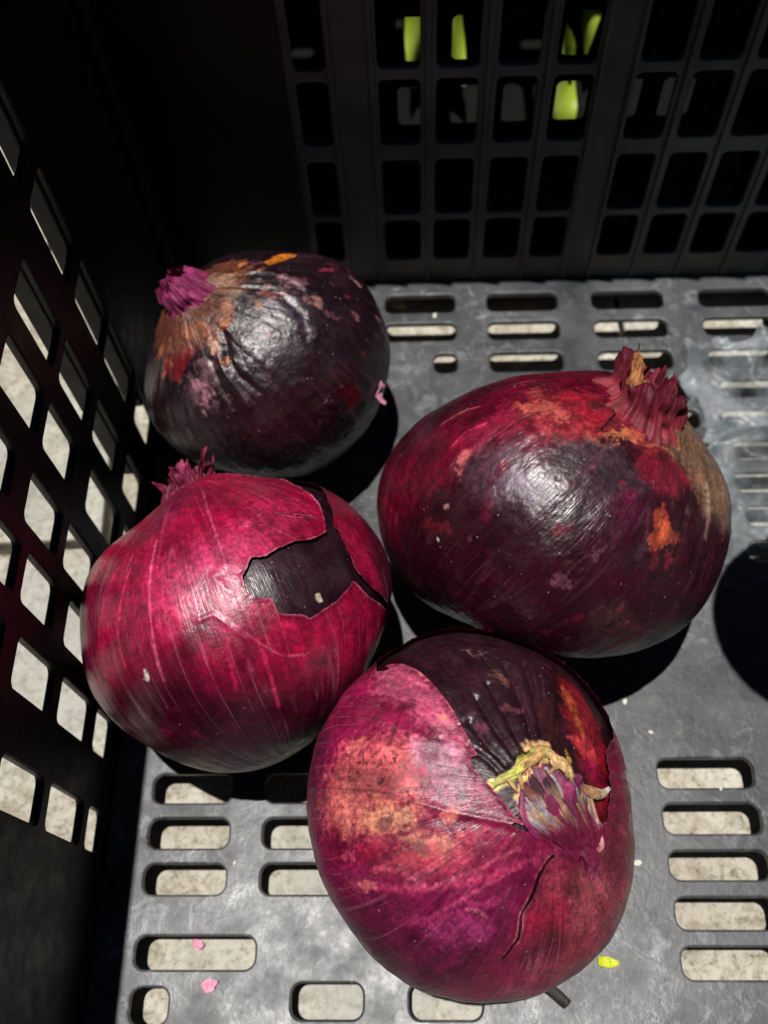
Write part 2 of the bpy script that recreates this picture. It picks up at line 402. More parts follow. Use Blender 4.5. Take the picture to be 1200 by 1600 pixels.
# neighbouring crate that holds the greens
crate2 = empty("plastic_crate", (0.03, 0.322, ZG), R(-1.2))
tag(crate2, "second black crate holding green leaves, glimpsed through the back wall lattice", "crate")
H2 = [(u * mm, (u + 13) * mm, z * mm, (z + 20) * mm, .0024) for u in range(-150, 170, 21) for z in (22, 52, 82, 112, 142)]
panel("front_wall", (-.19, .19, ZB, .20), H2, T, 0.0006, XZ(0), M["wall2"], crate2)
panel("back_wall", (-.19, .19, ZB, .20), [], T, 0.0006, XZ(.28), M["wall2"], crate2)
panel("side_wall", (.0, .28, ZB, .20), [], T, 0.0006, YZ(-.19), M["wall2"], crate2)
panel("side_wall", (.0, .28, ZB, .20), [], T, 0.0006, YZ(.19), M["wall2"], crate2)
panel("floor_panel", (-.188, .188, .003, .277), [], T, 0.0006, XY(-.0015), M["wall2"], crate2)

HLID = [(-.062, -.012, .074, .128, .006), (-.006, .034, .074, .128, .006), (.040, .074, .074, .128, .006), (.082, .13, .074, .128, .006)] + [(u * mm, (u + 13) * mm, v * mm, (v + 7) * mm, .003) for u in range(-172, 160, 26) for v in range(24, 262, 22) if (u * 7 + v * 3) % 5 < 1 and v > 150]
panel("shade_lid", (-.19, .19, .0032, .277), HLID, T, 0.0006, XY(.2025), M["wall2"], crate2)  # lid added out of view: darkens the crate, openings let sun onto the leaves

def leaf(x, y, z, ln, wd, rz, tilt, curl, seed, label):
    n1, n2 = 26, 14
    t = np.linspace(0, 1, n1)[:, None]; s = np.linspace(-1, 1, n2)[None]
    w = wd * np.sin(np.pi * np.clip(t, .02, .98) ** .8) ** .7
    X = s * w; Y = 0.006 * np.sin(9 * t + seed) * s + curl * t ** 2 + .25 * np.abs(s) * w; Z = ln * t + 0 * s
    P = np.stack([X + 0 * t, Y, Z], -1).reshape(-1, 3); P += .002 * fbm(P * 60, seed, 2)[:, None]
    vein = np.exp(-(np.abs(s) / .07) ** 2) + .5 * np.exp(-((np.mod(t * 6 - np.abs(s) * 1.5, 1) - .5) / .12) ** 2)
    aux = np.repeat(np.clip(vein + 0 * t, 0, 1).reshape(-1, 1), 3, 1)
    o = link("green_leaf", mesh_np("green_leaf", P, [grid_faces(n1, n2)], aux=aux), M["leaf"])
    o.location = (x, y, z); o.rotation_euler = (R(tilt), 0, R(rz)); tag(o, label, "leaf", "green leaves in the crate behind")

leaf(-.006, .418, .018, .10, .0075, 12, -28, -.012, 1, "yellow green leaf behind the back wall, leftmost of those seen through the lattice")
leaf(.016, .428, .026, .10, .006, -8, -24, -.01, 2, "narrow lime green leaf behind the back wall, right of the leftmost leaf")
leaf(.040, .420, .022, .10, .006, 10, -30, -.012, 5, "lime green leaf behind the back wall, third from the left through the lattice")
leaf(.090, .398, .004, .055, .010, 4, -30, -.008, 3, "bright lime leaf filling one lattice opening beside the wide strip of the back wall")
leaf(.106, .440, .02, .10, .006, -20, -25, -.01, 4, "upright green leaf behind the wide strip of the back wall, farthest right of them")

# ------------------------------------------------------------------ onions
ONIONS = {
  'left': dict(C=(-0.05636, 0.11964, 0.0521), axis=(-0.3206, 0.8389, 0.4399), e1=(0.1847, -0.4001, 0.8977), rt=(0.9046, 0.4262, -0.0), up=(-0.3916, 0.8312, 0.3947), r=0.05329, q=0.88, root=0.0, w=(-0.0049, 0.0065, 0.0515, -0.0039, -0.0232, 0.0585, -0.0452, -0.0343, -0.0103, 0.0707, 0.0108, -0.0621, 0.0747, -0.039, -0.0134, 0.0153, 0.0307, 0.0262, 0.0189, -0.0232, -0.0079, -0.0741, -0.0773, 0.0553)),
  'right': dict(C=(0.05264, 0.15229, 0.05542), axis=(0.6979, 0.4645, 0.5452), e1=(-0.2754, -0.5286, 0.803), rt=(0.9451, -0.3267, 0.0), up=(0.2888, 0.8354, 0.4676), r=0.05773, q=0.86, root=0.0, w=(-0.0002, 0.0729, 0.112, -0.0085, -0.0161, 0.0761, 0.032, -0.0774, 0.0056, -0.1045, -0.0043, 0.0332, 0.0289, 0.0896, 0.0124, 0.1048, -0.0226, -0.0435, -0.1925, -0.071, -0.0362, -0.0487, 0.013, 0.045)),
  'front': dict(C=(0.01753, 0.05488, 0.0524), axis=(0.3496, -0.0935, 0.9322), e1=(-0.9203, -0.2208, 0.323), rt=(0.9526, -0.3043, 0.0), up=(0.2991, 0.9363, 0.1841), r=0.05291, q=0.86, root=0.17, w=(-0.0048, -0.0705, 0.041, -0.0531, 0.0323, 0.0181, -0.02, 0.0338, 0.0352, -0.0502, 0.036, -0.0093, -0.0074, -0.0353, -0.0067, -0.0386, -0.0115, -0.0158, 0.0404, -0.0143, 0.0389, 0.0073, 0.0277, 0.0266)),
  'back': dict(C=(-0.05184, 0.23185, 0.04556), axis=(-0.5011, 0.0691, 0.8626), e1=(0.5201, -0.7727, 0.364), rt=(0.9759, 0.2182, -0.0), up=(-0.1741, 0.7786, 0.6028), r=0.04908, q=0.9, root=0.015, w=(0.0401, -0.0199, 0.0363, 0.0369, -0.0682, -0.0138, -0.0297, 0.0444, -0.067, 0.0177, -0.0047, -0.0306, 0.0462, 0.019, 0.0152, -0.0076, -0.05, -0.0376, 0.0096, 0.0083, 0.0211, -0.001, 0.0276, 0.0078)),
}
PAINT = {
 'left': [
  ('blob',[(73.5,-4.5)],(205,75,110),10,3,0.6,14),  # pale skin with some sheen painted in
  ('blob',[(71.1,-27.6)],(185,35,80),9,3,0.5,10),
  ('blob',[(61.1,13.8),(56.8,33.4)],(190,50,85),5,3,0.5,8),
  ('poly',[(90.2,-81.0),(90.9,-47.7),(92.4,-21.3),(101.7,-15.5),(109.4,-0.3),(116.7,20.8),(117.6,63.1),(143.0,51.6),(168.4,-9.4),(145.2,-72.3),(117.5,-75.4)],(62,8,30),9,6,0.9,0),  # maroon pigment plus underside shade painted darker
  ('poly',[(66.3,-71.3),(50.1,-63.8),(59.1,-49.3),(72.2,-55.1),(89.3,-57.8),(90.4,-79.4)],(110,18,50),3,2,0.7,0),
  ('blob',[(88.0,-17.5),(90.7,-20.6),(85.3,-14.5)],(70,10,30),2,4,0.6,2),
  ('blob',[(97.3,-3.7),(106.1,-5.2)],(95,8,40),3,4,0.6,4),
  ('poly',[(9.9,-59.9),(9.8,2.6),(22.8,9.6),(37.2,-12.7),(45.2,-24.0),(41.4,-34.9)],(115,30,60),3,2,0.6,0),
  ('poly',[(60.5,60.9),(72.5,59.5),(83.5,59.2),(98.4,64.8),(108.0,71.9),(100.4,54.2),(85.8,50.0),(73.8,48.7)],(175,20,62),2,1.5,0.7,0),
  ('poly',[(65.6,79.9),(79.1,75.7),(96.4,80.6),(111.7,68.0),(101.7,60.0),(86.6,58.2)],(80,25,42),2,2,0.8,0),
  ('poly',[(88.2,-73.0),(92.8,-64.0),(100.6,-67.6),(102.4,-79.7),(94.3,-81.1)],(165,105,115),1.5,1.5,0.5,0),  # light reflected off the ground, painted into the skin colour
  ('vein',[(48.0,-24.3),(65.2,-26.9),(76.8,-28.2),(87.6,-30.0),(96.3,-30.9)],(225,105,125),0.45,0.2,0.75,0.35),
  ('vein',[(54.5,-36.4),(67.3,-40.8),(75.6,-43.0),(87.9,-43.6)],(220,60,95),0.5,0.3,0.7,0.45),
  ('vein',[(53.4,-45.0),(63.2,-50.0),(76.1,-54.6)],(205,50,90),0.5,0.3,0.6,0.4),
  ('vein',[(63.0,-11.7),(76.6,-12.1),(86.1,-12.4)],(230,110,140),0.4,0.2,0.55,0.3),
  ('vein',[(86.2,2.5),(98.8,2.5),(115.0,1.5),(120.2,1.1)],(205,55,85),0.5,0.3,0.6,0.5),
  ('vein',[(92.6,31.8),(108.3,33.2)],(190,50,80),0.5,0.3,0.5,0.4),
  ('vein',[(85.2,-4.8),(97.6,-7.7),(107.4,-9.9)],(205,40,80),0.6,0.4,0.5,0.6),
  ('vein',[(91.2,10.2),(100.9,19.3)],(200,30,70),0.8,0.5,0.5,0.9),
  ('vein',[(26.2,-22.9),(46.1,-21.3),(57.7,-22.7)],(190,60,90),0.4,0.3,0.5,0.4),
  ('vein',[(22.8,9.6),(51.8,3.0),(67.3,1.8),(81.5,0.4)],(225,120,150),0.4,0.3,0.4,0.3),
  ('vein',[(82.2,-12.5),(82.2,-7.6),(86.0,-5.1),(88.2,-2.1)],(235,140,160),0.3,0.2,0.6,0.25),
  ('vein',[(88.2,-2.1),(95.9,2.6),(102.8,8.1),(105.5,16.8)],(235,120,130),0.25,0.2,0.45,0.2),
  ('vein',[(53.5,25.7),(56.2,12.7),(58.6,21.7),(68.6,28.8)],(225,110,130),0.3,0.2,0.4,0.25),
  ('ridge',[(68.3,1.4),(70.7,-3.6),(77.0,-0.8)],(0,0,0),1.2,0.2,0.25,0.6),
  ('ridge',[(82.2,-12.5),(82.2,-7.6),(86.0,-5.1),(93.7,-0.4)],(0,0,0),0.8,0.2,0.25,0.4),
  ('blob',[(92.2,-36.1),(94.0,-36.7)],(215,195,170),0.25,0.2,0.9,0.7),
  ('blob',[(91.2,-35.9)],(205,190,165),0.25,0.1,0.9,0.4),
  ('cut',[(69.6,10.5),(71.1,15.2),(69.7,20.6),(69.6,28.1),(71.4,34.8),(70.6,42.4),(65.8,47.2),(60.0,52.8),(53.1,57.5),(45.2,62.5),(38.9,69.4),(44.5,82.8),(50.7,84.2),(59.7,61.4),(69.8,48.7),(78.6,46.3),(84.6,45.4),(87.6,44.9),(93.8,50.3),(102.9,62.0),(104.1,59.2),(96.4,46.9),(89.5,42.0),(90.8,38.2),(92.6,33.1),(93.7,26.4),(94.5,20.3),(92.4,17.9),(89.6,11.4),(86.7,11.0),(84.3,11.1),(82.2,6.0),(79.0,4.3),(74.3,5.3),(71.3,8.6)],(0,0,0),0.3,0.35,1,0),
  ('crack',[(14.4,61.0),(26.7,64.6),(38.1,74.3)],(0,0,0),0.2,0.2,1,0.35),
  ('crack',[(56.1,30.2),(59.6,35.3),(63.3,43.9)],(0,0,0),0.2,0.2,1,0.22),
  ('inner',[(70.7,15.5),(80.3,42.2),(89.0,42.3),(93.1,19.8),(88.7,11.2)],(52,26,38),6,3,0.8,0),
  ('inner',[(71.3,8.6),(73.1,13.1),(83.8,11.3),(81.4,5.3)],(95,82,92),3,2,0.7,0),
  ('inner',[(72.2,13.6),(80.6,13.2),(86.1,12.1)],(20,8,14),0.5,0.3,0.8,0.5),
  ('inner',[(89.4,26.8),(90.7,26.8)],(215,200,180),0.3,0.3,1,0.9),
  ('path',[(141.9,-1.7)],(0,0,0),0,0,0,0),
 ],
 'right': [
  ('poly',[(123.0,-76.3),(116.5,-78.1),(107.1,-79.2),(97.3,-78.7),(87.0,-74.8),(77.2,-71.5),(65.7,-70.7),(53.8,-72.8),(41.8,-81.2),(24.2,-96.5),(26.3,-20.6),(52.4,-11.9),(67.3,-17.3),(78.3,-25.7),(91.2,-29.8),(106.5,-35.1),(129.8,-45.1),(136.7,-60.3)],(112,8,44),6,4,0.85,0),
  ('poly',[(112.5,-78.5),(97.3,-78.7),(83.1,-73.3),(68.4,-67.0),(59.4,-55.9),(76.4,-51.6),(92.6,-55.6),(108.7,-58.0)],(58,18,34),4,4,0.7,0),
  ('blob',[(82.2,-37.6),(73.4,-35.8)],(160,8,66),4,3,0.75,6),
  ('blob',[(102.4,-45.4),(94.1,-36.3)],(120,6,44),4,3,0.5,7),
  ('blob',[(89.9,-62.1),(81.8,-67.5)],(58,46,50),2,4,0.7,3),
  ('poly',[(63.9,-41.6),(52.4,-44.8),(37.5,-37.7),(33.2,-20.8),(30.7,5.7),(27.9,28.9),(36.4,15.3),(42.0,-3.5),(50.6,-10.4),(62.2,-24.6),(65.9,-34.7)],(146,44,54),4,6,0.75,0),
  ('blob',[(62.0,-38.0),(57.1,-33.6),(53.7,-26.3)],(186,98,82),1.5,5,0.55,2),
  ('blob',[(54.0,-50.3),(55.2,-42.0)],(160,72,58),1.5,4,0.6,2),
  ('blob',[(44.4,-7.6),(32.8,4.6)],(196,124,84),1.2,5,0.7,2.4),
  ('blob',[(51.0,-7.0),(52.4,-11.9)],(220,140,90),1,3,0.7,1.2),
  ('blob',[(44.7,-36.3),(43.2,-20.4)],(170,25,55),3,4,0.6,4),
  ('blob',[(61.2,-18.7),(52.5,-13.8)],(190,65,70),2,4,0.5,3),
  ('vein',[(40.4,-0.8),(35.5,9.6),(29.8,17.0),(29.1,27.6)],(225,150,110),0.3,0.8,0.8,0.5),
  ('vein',[(52.0,-8.8),(49.6,-3.9),(43.9,-1.7)],(225,150,110),0.3,0.8,0.8,0.5),
  ('poly',[(90.7,-32.4),(79.5,-31.5),(73.6,-27.4),(69.4,-14.5),(69.2,-2.7),(80.1,-2.3),(88.6,-15.9),(91.8,-28.9)],(125,92,110),5,4,0.55,0),  # greyish purple with the bulb's sheen painted in
  ('poly',[(64.3,-16.3),(54.3,-13.3),(45.5,-2.2),(46.8,11.0),(47.2,21.4),(55.7,19.3),(63.5,9.4),(64.8,-4.4),(66.4,-11.9)],(74,52,64),2,4,0.9,0),
  ('poly',[(89.6,-28.1),(75.4,-22.9),(69.2,-5.6),(60.5,13.0),(50.3,23.2),(63.5,26.7),(74.1,21.8),(77.5,5.8),(86.9,-6.2)],(72,26,50),6,4,0.6,0),
  ('blob',[(80.5,-14.8),(78.2,-8.6)],(150,135,155),3,3,0.5,4),  # whitish core of the painted sheen
  ('blob',[(58.9,15.0)],(120,20,66),3,3,0.6,3),
  ('blob',[(61.0,-2.3)],(110,24,58),3,4,0.5,2),
  ('poly',[(43.4,6.4),(33.3,27.3),(31.4,45.2),(37.1,47.8),(44.1,38.0),(48.5,26.2),(49.0,14.6)],(132,28,54),2,2,0.9,0),
  ('poly',[(30.4,-9.7),(25.1,6.7),(32.1,30.0),(40.1,12.8),(38.5,-0.2)],(150,40,52),3,3,0.6,0),
  ('poly',[(51.2,29.7),(55.3,34.9),(56.0,40.4),(54.7,44.7),(58.1,45.6),(62.6,38.4),(67.3,33.1),(64.1,29.5),(59.2,29.7),(55.7,27.4)],(152,66,46),0.6,1.6,0.95,0),
  ('blob',[(60.1,36.8),(57.3,33.2)],(196,98,60),1,2,0.5,1.6),
  ('poly',[(31.3,51.8),(30.6,60.5),(33.7,57.4),(34.2,49.6)],(200,85,60),0.5,1,0.9,0),
  ('poly',[(20.7,1.3),(8.3,105.5),(17.3,101.2),(25.9,100.1),(35.8,97.5),(44.8,94.8),(46.0,77.1),(43.9,58.8),(34.1,45.0),(29.0,26.0),(29.2,4.3)],(128,100,80),4,3,0.85,0),
  ('blob',[(22.4,37.2),(22.0,27.1)],(190,120,85),1.5,4,0.6,2),
  ('poly',[(16.5,-6.7),(6.6,106.3),(12.0,102.6),(13.7,23.4),(19.4,-1.0)],(168,70,70),1.5,1,0.8,0),
  ('vein',[(33.4,60.8),(43.4,61.6),(52.2,60.5)],(150,130,115),0.6,0.3,0.5,0.5),
  ('vein',[(30.4,85.5),(41.9,79.6),(50.1,78.1)],(150,130,115),0.6,0.3,0.5,0.5),
  ('ridge',[(43.8,45.4),(51.9,52.6),(63.2,51.5)],(0,0,0),1.5,0.3,0.8,0.8),
  ('ridge',[(44.8,33.4),(47.9,44.0),(63.0,45.9)],(0,0,0),1.5,0.3,-0.6,0.8),
  ('ridge',[(57.6,24.2),(65.9,28.5),(74.7,31.4)],(0,0,0),1.5,0.3,-0.5,0.8),
  ('ridge',[(33.4,60.8),(43.1,63.1),(56.1,62.2)],(0,0,0),1.5,0.3,0.7,0.7),
  ('ridge',[(30.3,82.4),(41.9,77.6),(52.3,75.4)],(0,0,0),1.5,0.3,0.7,0.7),
  ('blob',[(112.1,-30.3),(107.3,-21.9)],(120,28,44),1,3,0.8,2),
  ('blob',[(102.4,-26.4),(101.0,-25.6)],(190,140,140),0.4,1,0.8,0.6),
  ('blob',[(112.6,-21.9)],(235,230,230),0.15,0,1,0.55),
  ('vein',[(87.4,-53.3),(80.0,-51.8),(73.8,-48.5)],(215,110,130),0.35,0.2,0.7,0.3),
  ('vein',[(89.5,-40.0),(81.5,-41.3),(75.3,-39.0)],(205,60,100),0.35,0.2,0.7,0.3),
  ('blob',[(90.7,37.6)],(120,82,86),4,3,0.5,5),  # brownish reflection painted low on the bulb
  ('blob',[(85.9,-33.4),(90.5,-30.6)],(210,110,110),0.8,3,0.6,1.2),
  ('crack',[(31.2,-19.7),(38.4,-15.2),(45.5,-12.7)],(0,0,0),0.15,0.1,0.1,0.35),
  ('path',[(15.6,-12.1)],(0,0,0),0,0,0,0),
 ],
 'front': [
  ('poly',[(96.1,-35.2),(94.8,-47.6),(86.4,-58.3),(63.7,-53.9),(56.4,-34.0),(66.5,-27.1),(77.8,-14.6),(89.4,-13.8)],(160,22,84),5,4,0.8,0),
  ('poly',[(95.9,-12.4),(96.0,-27.5),(90.2,-38.3),(76.7,-32.4),(76.4,-18.3),(80.5,-5.5)],(110,30,70),3,3,0.8,0),
  ('poly',[(76.1,-60.8),(64.3,-66.0),(46.2,-62.5),(32.4,-53.6),(24.6,-42.4),(27.7,-27.9),(38.6,-41.2),(52.9,-47.8),(65.6,-48.9)],(208,98,132),3,3,0.85,0),
  ('poly',[(74.7,-18.2),(66.5,-27.1),(52.9,-33.5),(41.2,-34.6),(35.0,-18.5),(41.1,-6.6),(40.8,5.0),(51.4,6.0),(63.9,2.6),(75.1,-3.1)],(228,112,116),5,5,0.85,0),
  ('blob',[(56.7,-4.4),(46.7,-1.1)],(236,172,128),2.5,6,0.6,4),
  ('blob',[(64.3,-11.6),(67.3,-5.0)],(232,140,126),2.5,5,0.5,4),
  ('poly',[(52.9,7.8),(37.7,9.6),(26.6,24.2),(37.0,31.6),(49.1,22.7),(59.0,14.7)],(205,75,95),4,4,0.8,0),
  ('blob',[(44.2,10.4),(35.8,17.8)],(226,150,120),1.5,5,0.6,2.2),
  ('poly',[(43.1,-33.8),(34.1,-40.6),(24.4,-34.6),(19.3,-16.0),(29.5,-3.8),(38.9,-12.1)],(190,120,150),4,4,0.6,0),  # lilac sheen, partly painted into the skin
  ('blob',[(36.1,-30.0)],(208,160,185),3,4,0.5,5),  # brighter middle of the painted lilac sheen
  ('poly',[(22.9,-30.6),(15.7,-6.2),(13.1,30.6),(21.2,10.4),(29.7,-2.0)],(150,36,80),2,2,0.8,0),
  ('blob',[(61.8,7.2),(57.6,8.5)],(165,20,60),1.5,2,0.8,2.6),
  ('blob',[(71.0,-0.7)],(160,25,60),1.5,2,0.7,2),
  ('blob',[(40.1,17.5)],(180,30,66),1.5,2,0.7,2),
  ('poly',[(93.2,1.4),(70.2,11.2),(56.1,18.3),(42.4,32.2),(30.0,52.9),(19.4,67.9),(29.1,78.6),(44.7,73.7),(62.3,64.4),(93.7,56.1),(94.6,34.7),(94.8,19.6)],(128,26,78),6,6,0.85,0),
  ('poly',[(81.4,23.7),(59.7,37.3),(49.3,53.5),(40.8,62.4),(48.2,72.3),(64.3,67.7),(93.4,58.2),(94.7,39.4)],(88,18,54),6,7,0.7,0),
  ('vein',[(72.4,14.8),(50.5,27.3),(33.9,44.6),(22.2,70.2)],(205,75,115),1.2,1,0.55,1),
  ('vein',[(53.3,17.3),(48.1,29.4),(32.9,38.5),(19.7,55.3)],(215,100,130),0.5,0.5,0.5,0.5),
  ('vein',[(53.6,38.4),(38.1,45.9),(25.0,61.9)],(205,90,125),0.5,0.5,0.5,0.4),
  ('vein',[(64.8,32.3),(50.3,42.5),(37.8,56.6)],(180,60,115),1,1,0.5,1),
  ('blob',[(56.3,48.1),(48.4,52.8)],(165,62,120),3,4,0.5,4),
  ('poly',[(22.4,87.3),(30.7,112.0),(42.7,130.5),(66.7,145.7),(68.4,137.6),(71.6,126.7),(76.1,112.6),(71.7,94.4),(62.9,80.5),(48.0,80.6),(35.3,80.4)],(150,62,76),5,5,0.85,0),
  ('blob',[(43.6,79.3),(43.0,91.9)],(156,18,60),3,4,0.75,5),
  ('blob',[(35.5,119.3),(46.6,108.6)],(165,85,92),3,3,0.5,6),
  ('blob',[(46.2,133.5)],(96,40,48),3,4,0.7,5),
  ('blob',[(55.0,80.1),(53.2,91.4)],(85,18,42),3,5,0.6,4),
  ('poly',[(27.0,115.5),(32.7,139.5),(47.6,157.0),(59.7,152.5),(66.7,144.0),(45.5,134.5),(33.7,121.1)],(120,44,56),3,4,0.8,0),
  ('poly',[(45.9,-163.9),(63.7,-171.4),(63.0,169.5),(64.2,158.0),(35.4,145.4),(29.6,169.6)],(128,20,58),3,3,0.8,0),
  ('vein',[(85.7,-16.3),(58.4,-13.2),(49.9,-11.5),(40.1,-6.4),(31.9,0.5)],(90,20,50),0.4,0.4,0.6,0.4),
  ('vein',[(67.2,-47.1),(59.1,-49.6),(47.8,-47.4),(36.8,-42.5)],(150,40,80),0.4,0.3,0.6,0.35),
  ('ridge',[(67.2,-47.1),(59.1,-49.6),(47.8,-47.4),(36.8,-42.5)],(0,0,0),0.8,0.1,0.3,0.4),
  ('ridge',[(58.5,-54.6),(46.6,-49.9),(30.0,-41.9),(22.6,-36.3)],(0,0,0),1,0.1,0.35,0.5),
  ('ridge',[(85.7,-16.3),(58.4,-13.2),(40.1,-6.4),(31.9,0.5),(21.6,12.7),(14.8,35.3)],(0,0,0),1.2,0.1,0.6,0.6),
  ('blob',[(25.8,-7.9)],(60,10,34),0.8,2,0.8,1.2),
  ('blob',[(47.8,-13.8),(53.2,-17.5),(60.9,-17.6)],(60,16,30),2,5,0.45,3),
  ('blob',[(51.3,-31.9),(51.4,-40.9)],(60,10,30),0.5,1.6,0.8,0.6),
  ('cut',[(88.9,-67.8),(85.1,-65.3),(73.9,-58.5),(70.5,-59.3),(68.9,-60.7),(72.9,-62.2),(70.8,-63.4),(66.4,-64.9),(56.9,-65.0),(46.2,-62.5),(40.5,-60.1),(32.4,-53.6),(27.0,-47.8),(22.5,-39.2),(24.5,-35.4),(23.2,-27.9),(18.4,-19.0),(14.3,2.0),(13.0,29.9),(11.9,56.8),(13.1,97.3),(20.2,126.1),(30.1,149.6),(31.8,169.8),(36.1,-168.5),(50.4,-165.3),(64.6,-157.6),(66.8,-146.5),(69.1,-135.3),(72.6,-119.8),(76.3,-107.7),(82.2,-91.4),(85.9,-77.0)],(0,0,0),0.3,0.35,1,0),
  ('crack',[(19.6,95.6),(22.2,84.3),(27.1,77.9),(32.1,76.5),(40.0,72.4),(48.0,74.4),(56.5,71.5)],(0,0,0),0.25,0.25,1,0.5),
  ('crack',[(14.8,35.3),(14.6,87.1),(19.8,101.0),(25.4,113.8),(26.7,121.2)],(0,0,0),0.25,0.25,1,0.7),
  ('crack',[(44.2,47.3),(43.0,51.9),(43.5,56.3)],(0,0,0),0.2,0.2,1,0.15),
  ('inner',[(88.8,-68.3),(83.0,-91.1),(76.0,-110.4),(69.0,-126.7),(36.9,-126.2),(15.4,-112.9),(14.5,5.5),(33.9,-54.2),(66.4,-64.9)],(58,26,40),5,4,0.9,0),
  ('inner',[(55.3,-127.5),(55.4,-140.6),(48.4,-156.9),(40.3,-173.5),(34.6,148.5),(20.1,139.5),(23.0,179.1),(21.7,-154.1),(35.2,-132.9)],(138,26,44),3,3,0.9,0),
  ('inner',[(46.1,-133.6),(39.4,-139.8),(33.1,-149.3)],(168,88,50),1.2,3,0.75,2),
  ('inner',[(26.6,-151.8),(29.0,-164.6)],(205,70,75),1.5,3,0.7,2.5),
  ('inner',[(25.5,-171.9),(29.0,177.9)],(140,10,66),1.5,2,0.8,2.5),
  ('inner',[(31.1,-121.8),(16.2,-129.7),(12.7,-157.0)],(70,30,26),2,3,0.7,2.5),
  ('inner',[(44.9,-94.8),(41.1,-97.6)],(140,90,80),1,3,0.7,1.6),
  ('inner',[(28.9,-62.5),(27.5,-64.0)],(120,60,80),0.8,2,0.7,1.2),
  ('inner',[(29.9,-91.5),(28.3,-97.3)],(130,75,85),0.8,3,0.6,1.4),
  ('inner',[(13.9,-94.1),(15.2,-117.1)],(222,180,130),0.8,1.6,0.95,1.6),
  ('inner',[(16.5,-14.7),(11.9,-21.8),(9.0,-43.8),(9.1,-81.8),(9.5,-116.0)],(218,205,120),0.8,1.2,0.95,1.5),
  ('inner',[(11.3,-70.2),(9.7,-109.6)],(175,170,50),0.5,0.8,0.9,0.8),
  ('inner',[(9.4,15.7),(7.3,-27.4),(8.6,-101.7),(10.4,-149.4),(15.2,174.8),(8.5,123.5),(9.9,51.2)],(150,80,110),2,2,0.9,0),
  ('inner',[(6.3,31.8),(5.0,109.6)],(150,140,160),2,3,0.9,3),
  ('inner',[(8.6,5.4),(6.8,-28.5),(5.7,-59.3)],(230,190,120),0.8,1.2,0.9,1),
  ('inner',[(11.6,-133.2),(11.4,-174.5),(14.8,171.2)],(190,140,100),0.8,2.5,0.8,1.6),
  ('inner',[(17.7,-146.1),(15.8,-154.8)],(215,170,90),0.5,1.5,0.8,0.8),
  ('inner',[(61.2,-86.2),(60.0,-93.5),(53.2,-93.7)],(150,120,125),0.3,0.6,0.6,0.25),
  ('inner',[(60.0,-89.4),(55.8,-89.6),(57.6,-97.5)],(150,120,125),0.3,0.6,0.6,0.25),
  ('iridge',[(37.4,-75.3),(23.1,-70.4),(13.2,-66.1)],(0,0,0),1.3,0.2,-0.55,0.7),
  ('iridge',[(41.5,-87.2),(25.3,-86.5),(13.4,-83.4)],(0,0,0),1.3,0.2,-0.6,0.7),
  ('iridge',[(49.5,-102.0),(29.6,-102.9),(14.9,-102.0)],(0,0,0),1.3,0.2,-0.6,0.7),
  ('iridge',[(53.1,-112.2),(33.3,-113.2),(18.0,-115.7)],(0,0,0),1.3,0.2,-0.6,0.7),
  ('iridge',[(31.5,-60.7),(21.5,-53.6),(13.5,-46.9)],(0,0,0),1.3,0.2,-0.5,0.7),
  ('iridge',[(23.8,-43.4),(19.0,-40.4),(14.2,-32.3)],(0,0,0),1.0,0.2,-0.5,0.5),
  ('path',[(56.2,-14.2)],(0,0,0),0,0,0,0),
  ('path',[(10.9,27.0),(8.0,0.1),(5.8,-41.2),(5.9,-101.2),(9.4,-144.5),(14.4,-171.3),(20.1,171.4)],(0,0,0),0,0,0,0),
  ('path',[(16.7,-13.6),(12.4,-25.0),(9.8,-47.3),(9.7,-73.5),(11.8,-108.4),(10.9,-127.8),(11.0,-151.6),(12.1,-175.3)],(0,0,0),0,0,0,0),
  ('path',[(13.7,177.1),(19.8,167.1),(25.7,166.5),(29.3,170.2)],(0,0,0),0,0,0,0),
  ('path',[(24.8,120.0),(29.0,121.7),(32.0,120.5),(33.8,117.5)],(0,0,0),0,0,0,0),
  ('path',[(11.3,55.6),(8.3,60.5),(5.6,82.8),(6.4,127.1),(11.0,143.5),(17.1,146.5),(25.3,148.1)],(0,0,0),0,0,0,0),
  ('path',[(17.5,98.5),(20.6,105.8),(23.8,113.6),(26.4,118.8),(28.7,124.1),(30.1,129.9),(31.4,137.1)],(0,0,0),0,0,0,0),
 ],
 'back': [
  ('poly',[(13.5,126.5),(24.9,109.8),(31.7,91.7),(33.5,73.3),(27.8,48.6),(27.6,14.8),(31.3,-7.6),(35.1,-21.9),(28.8,-32.8),(30.4,-51.2),(30.4,-83.8),(32.3,-116.1),(33.2,-147.3),(18.2,-148.6),(11.6,171.3)],(116,68,52),1.5,4,0.95,0),
  ('blob',[(27.0,80.2),(22.6,69.9)],(186,108,56),1.2,4,0.7,2.2),
  ('blob',[(27.5,-93.3),(29.8,-93.1)],(180,98,56),1.2,4,0.7,2.2),
  ('blob',[(18.3,-41.6),(23.3,-16.4)],(165,96,56),1.5,4,0.6,3),
  ('blob',[(13.9,71.4),(20.1,62.5)],(178,140,118),2,3,0.8,4),
  ('blob',[(20.7,-76.0)],(110,50,45),2,3,0.7,3),
  ('blob',[(29.6,-19.4),(33.3,-18.5)],(200,160,140),0.8,2.5,0.85,1.6),
  ('blob',[(24.3,23.1),(27.4,0.1)],(180,110,70),1.5,4,0.6,2),
  ('blob',[(26.5,43.8),(24.6,35.7)],(110,90,70),1.5,3,0.6,2.5),
  ('poly',[(30.7,-84.5),(28.3,-63.8),(26.4,-49.8),(28.8,-32.8),(33.3,-49.4),(40.0,-60.2),(39.9,-68.1),(36.6,-80.0)],(120,14,30),0.6,1.2,0.95,0),
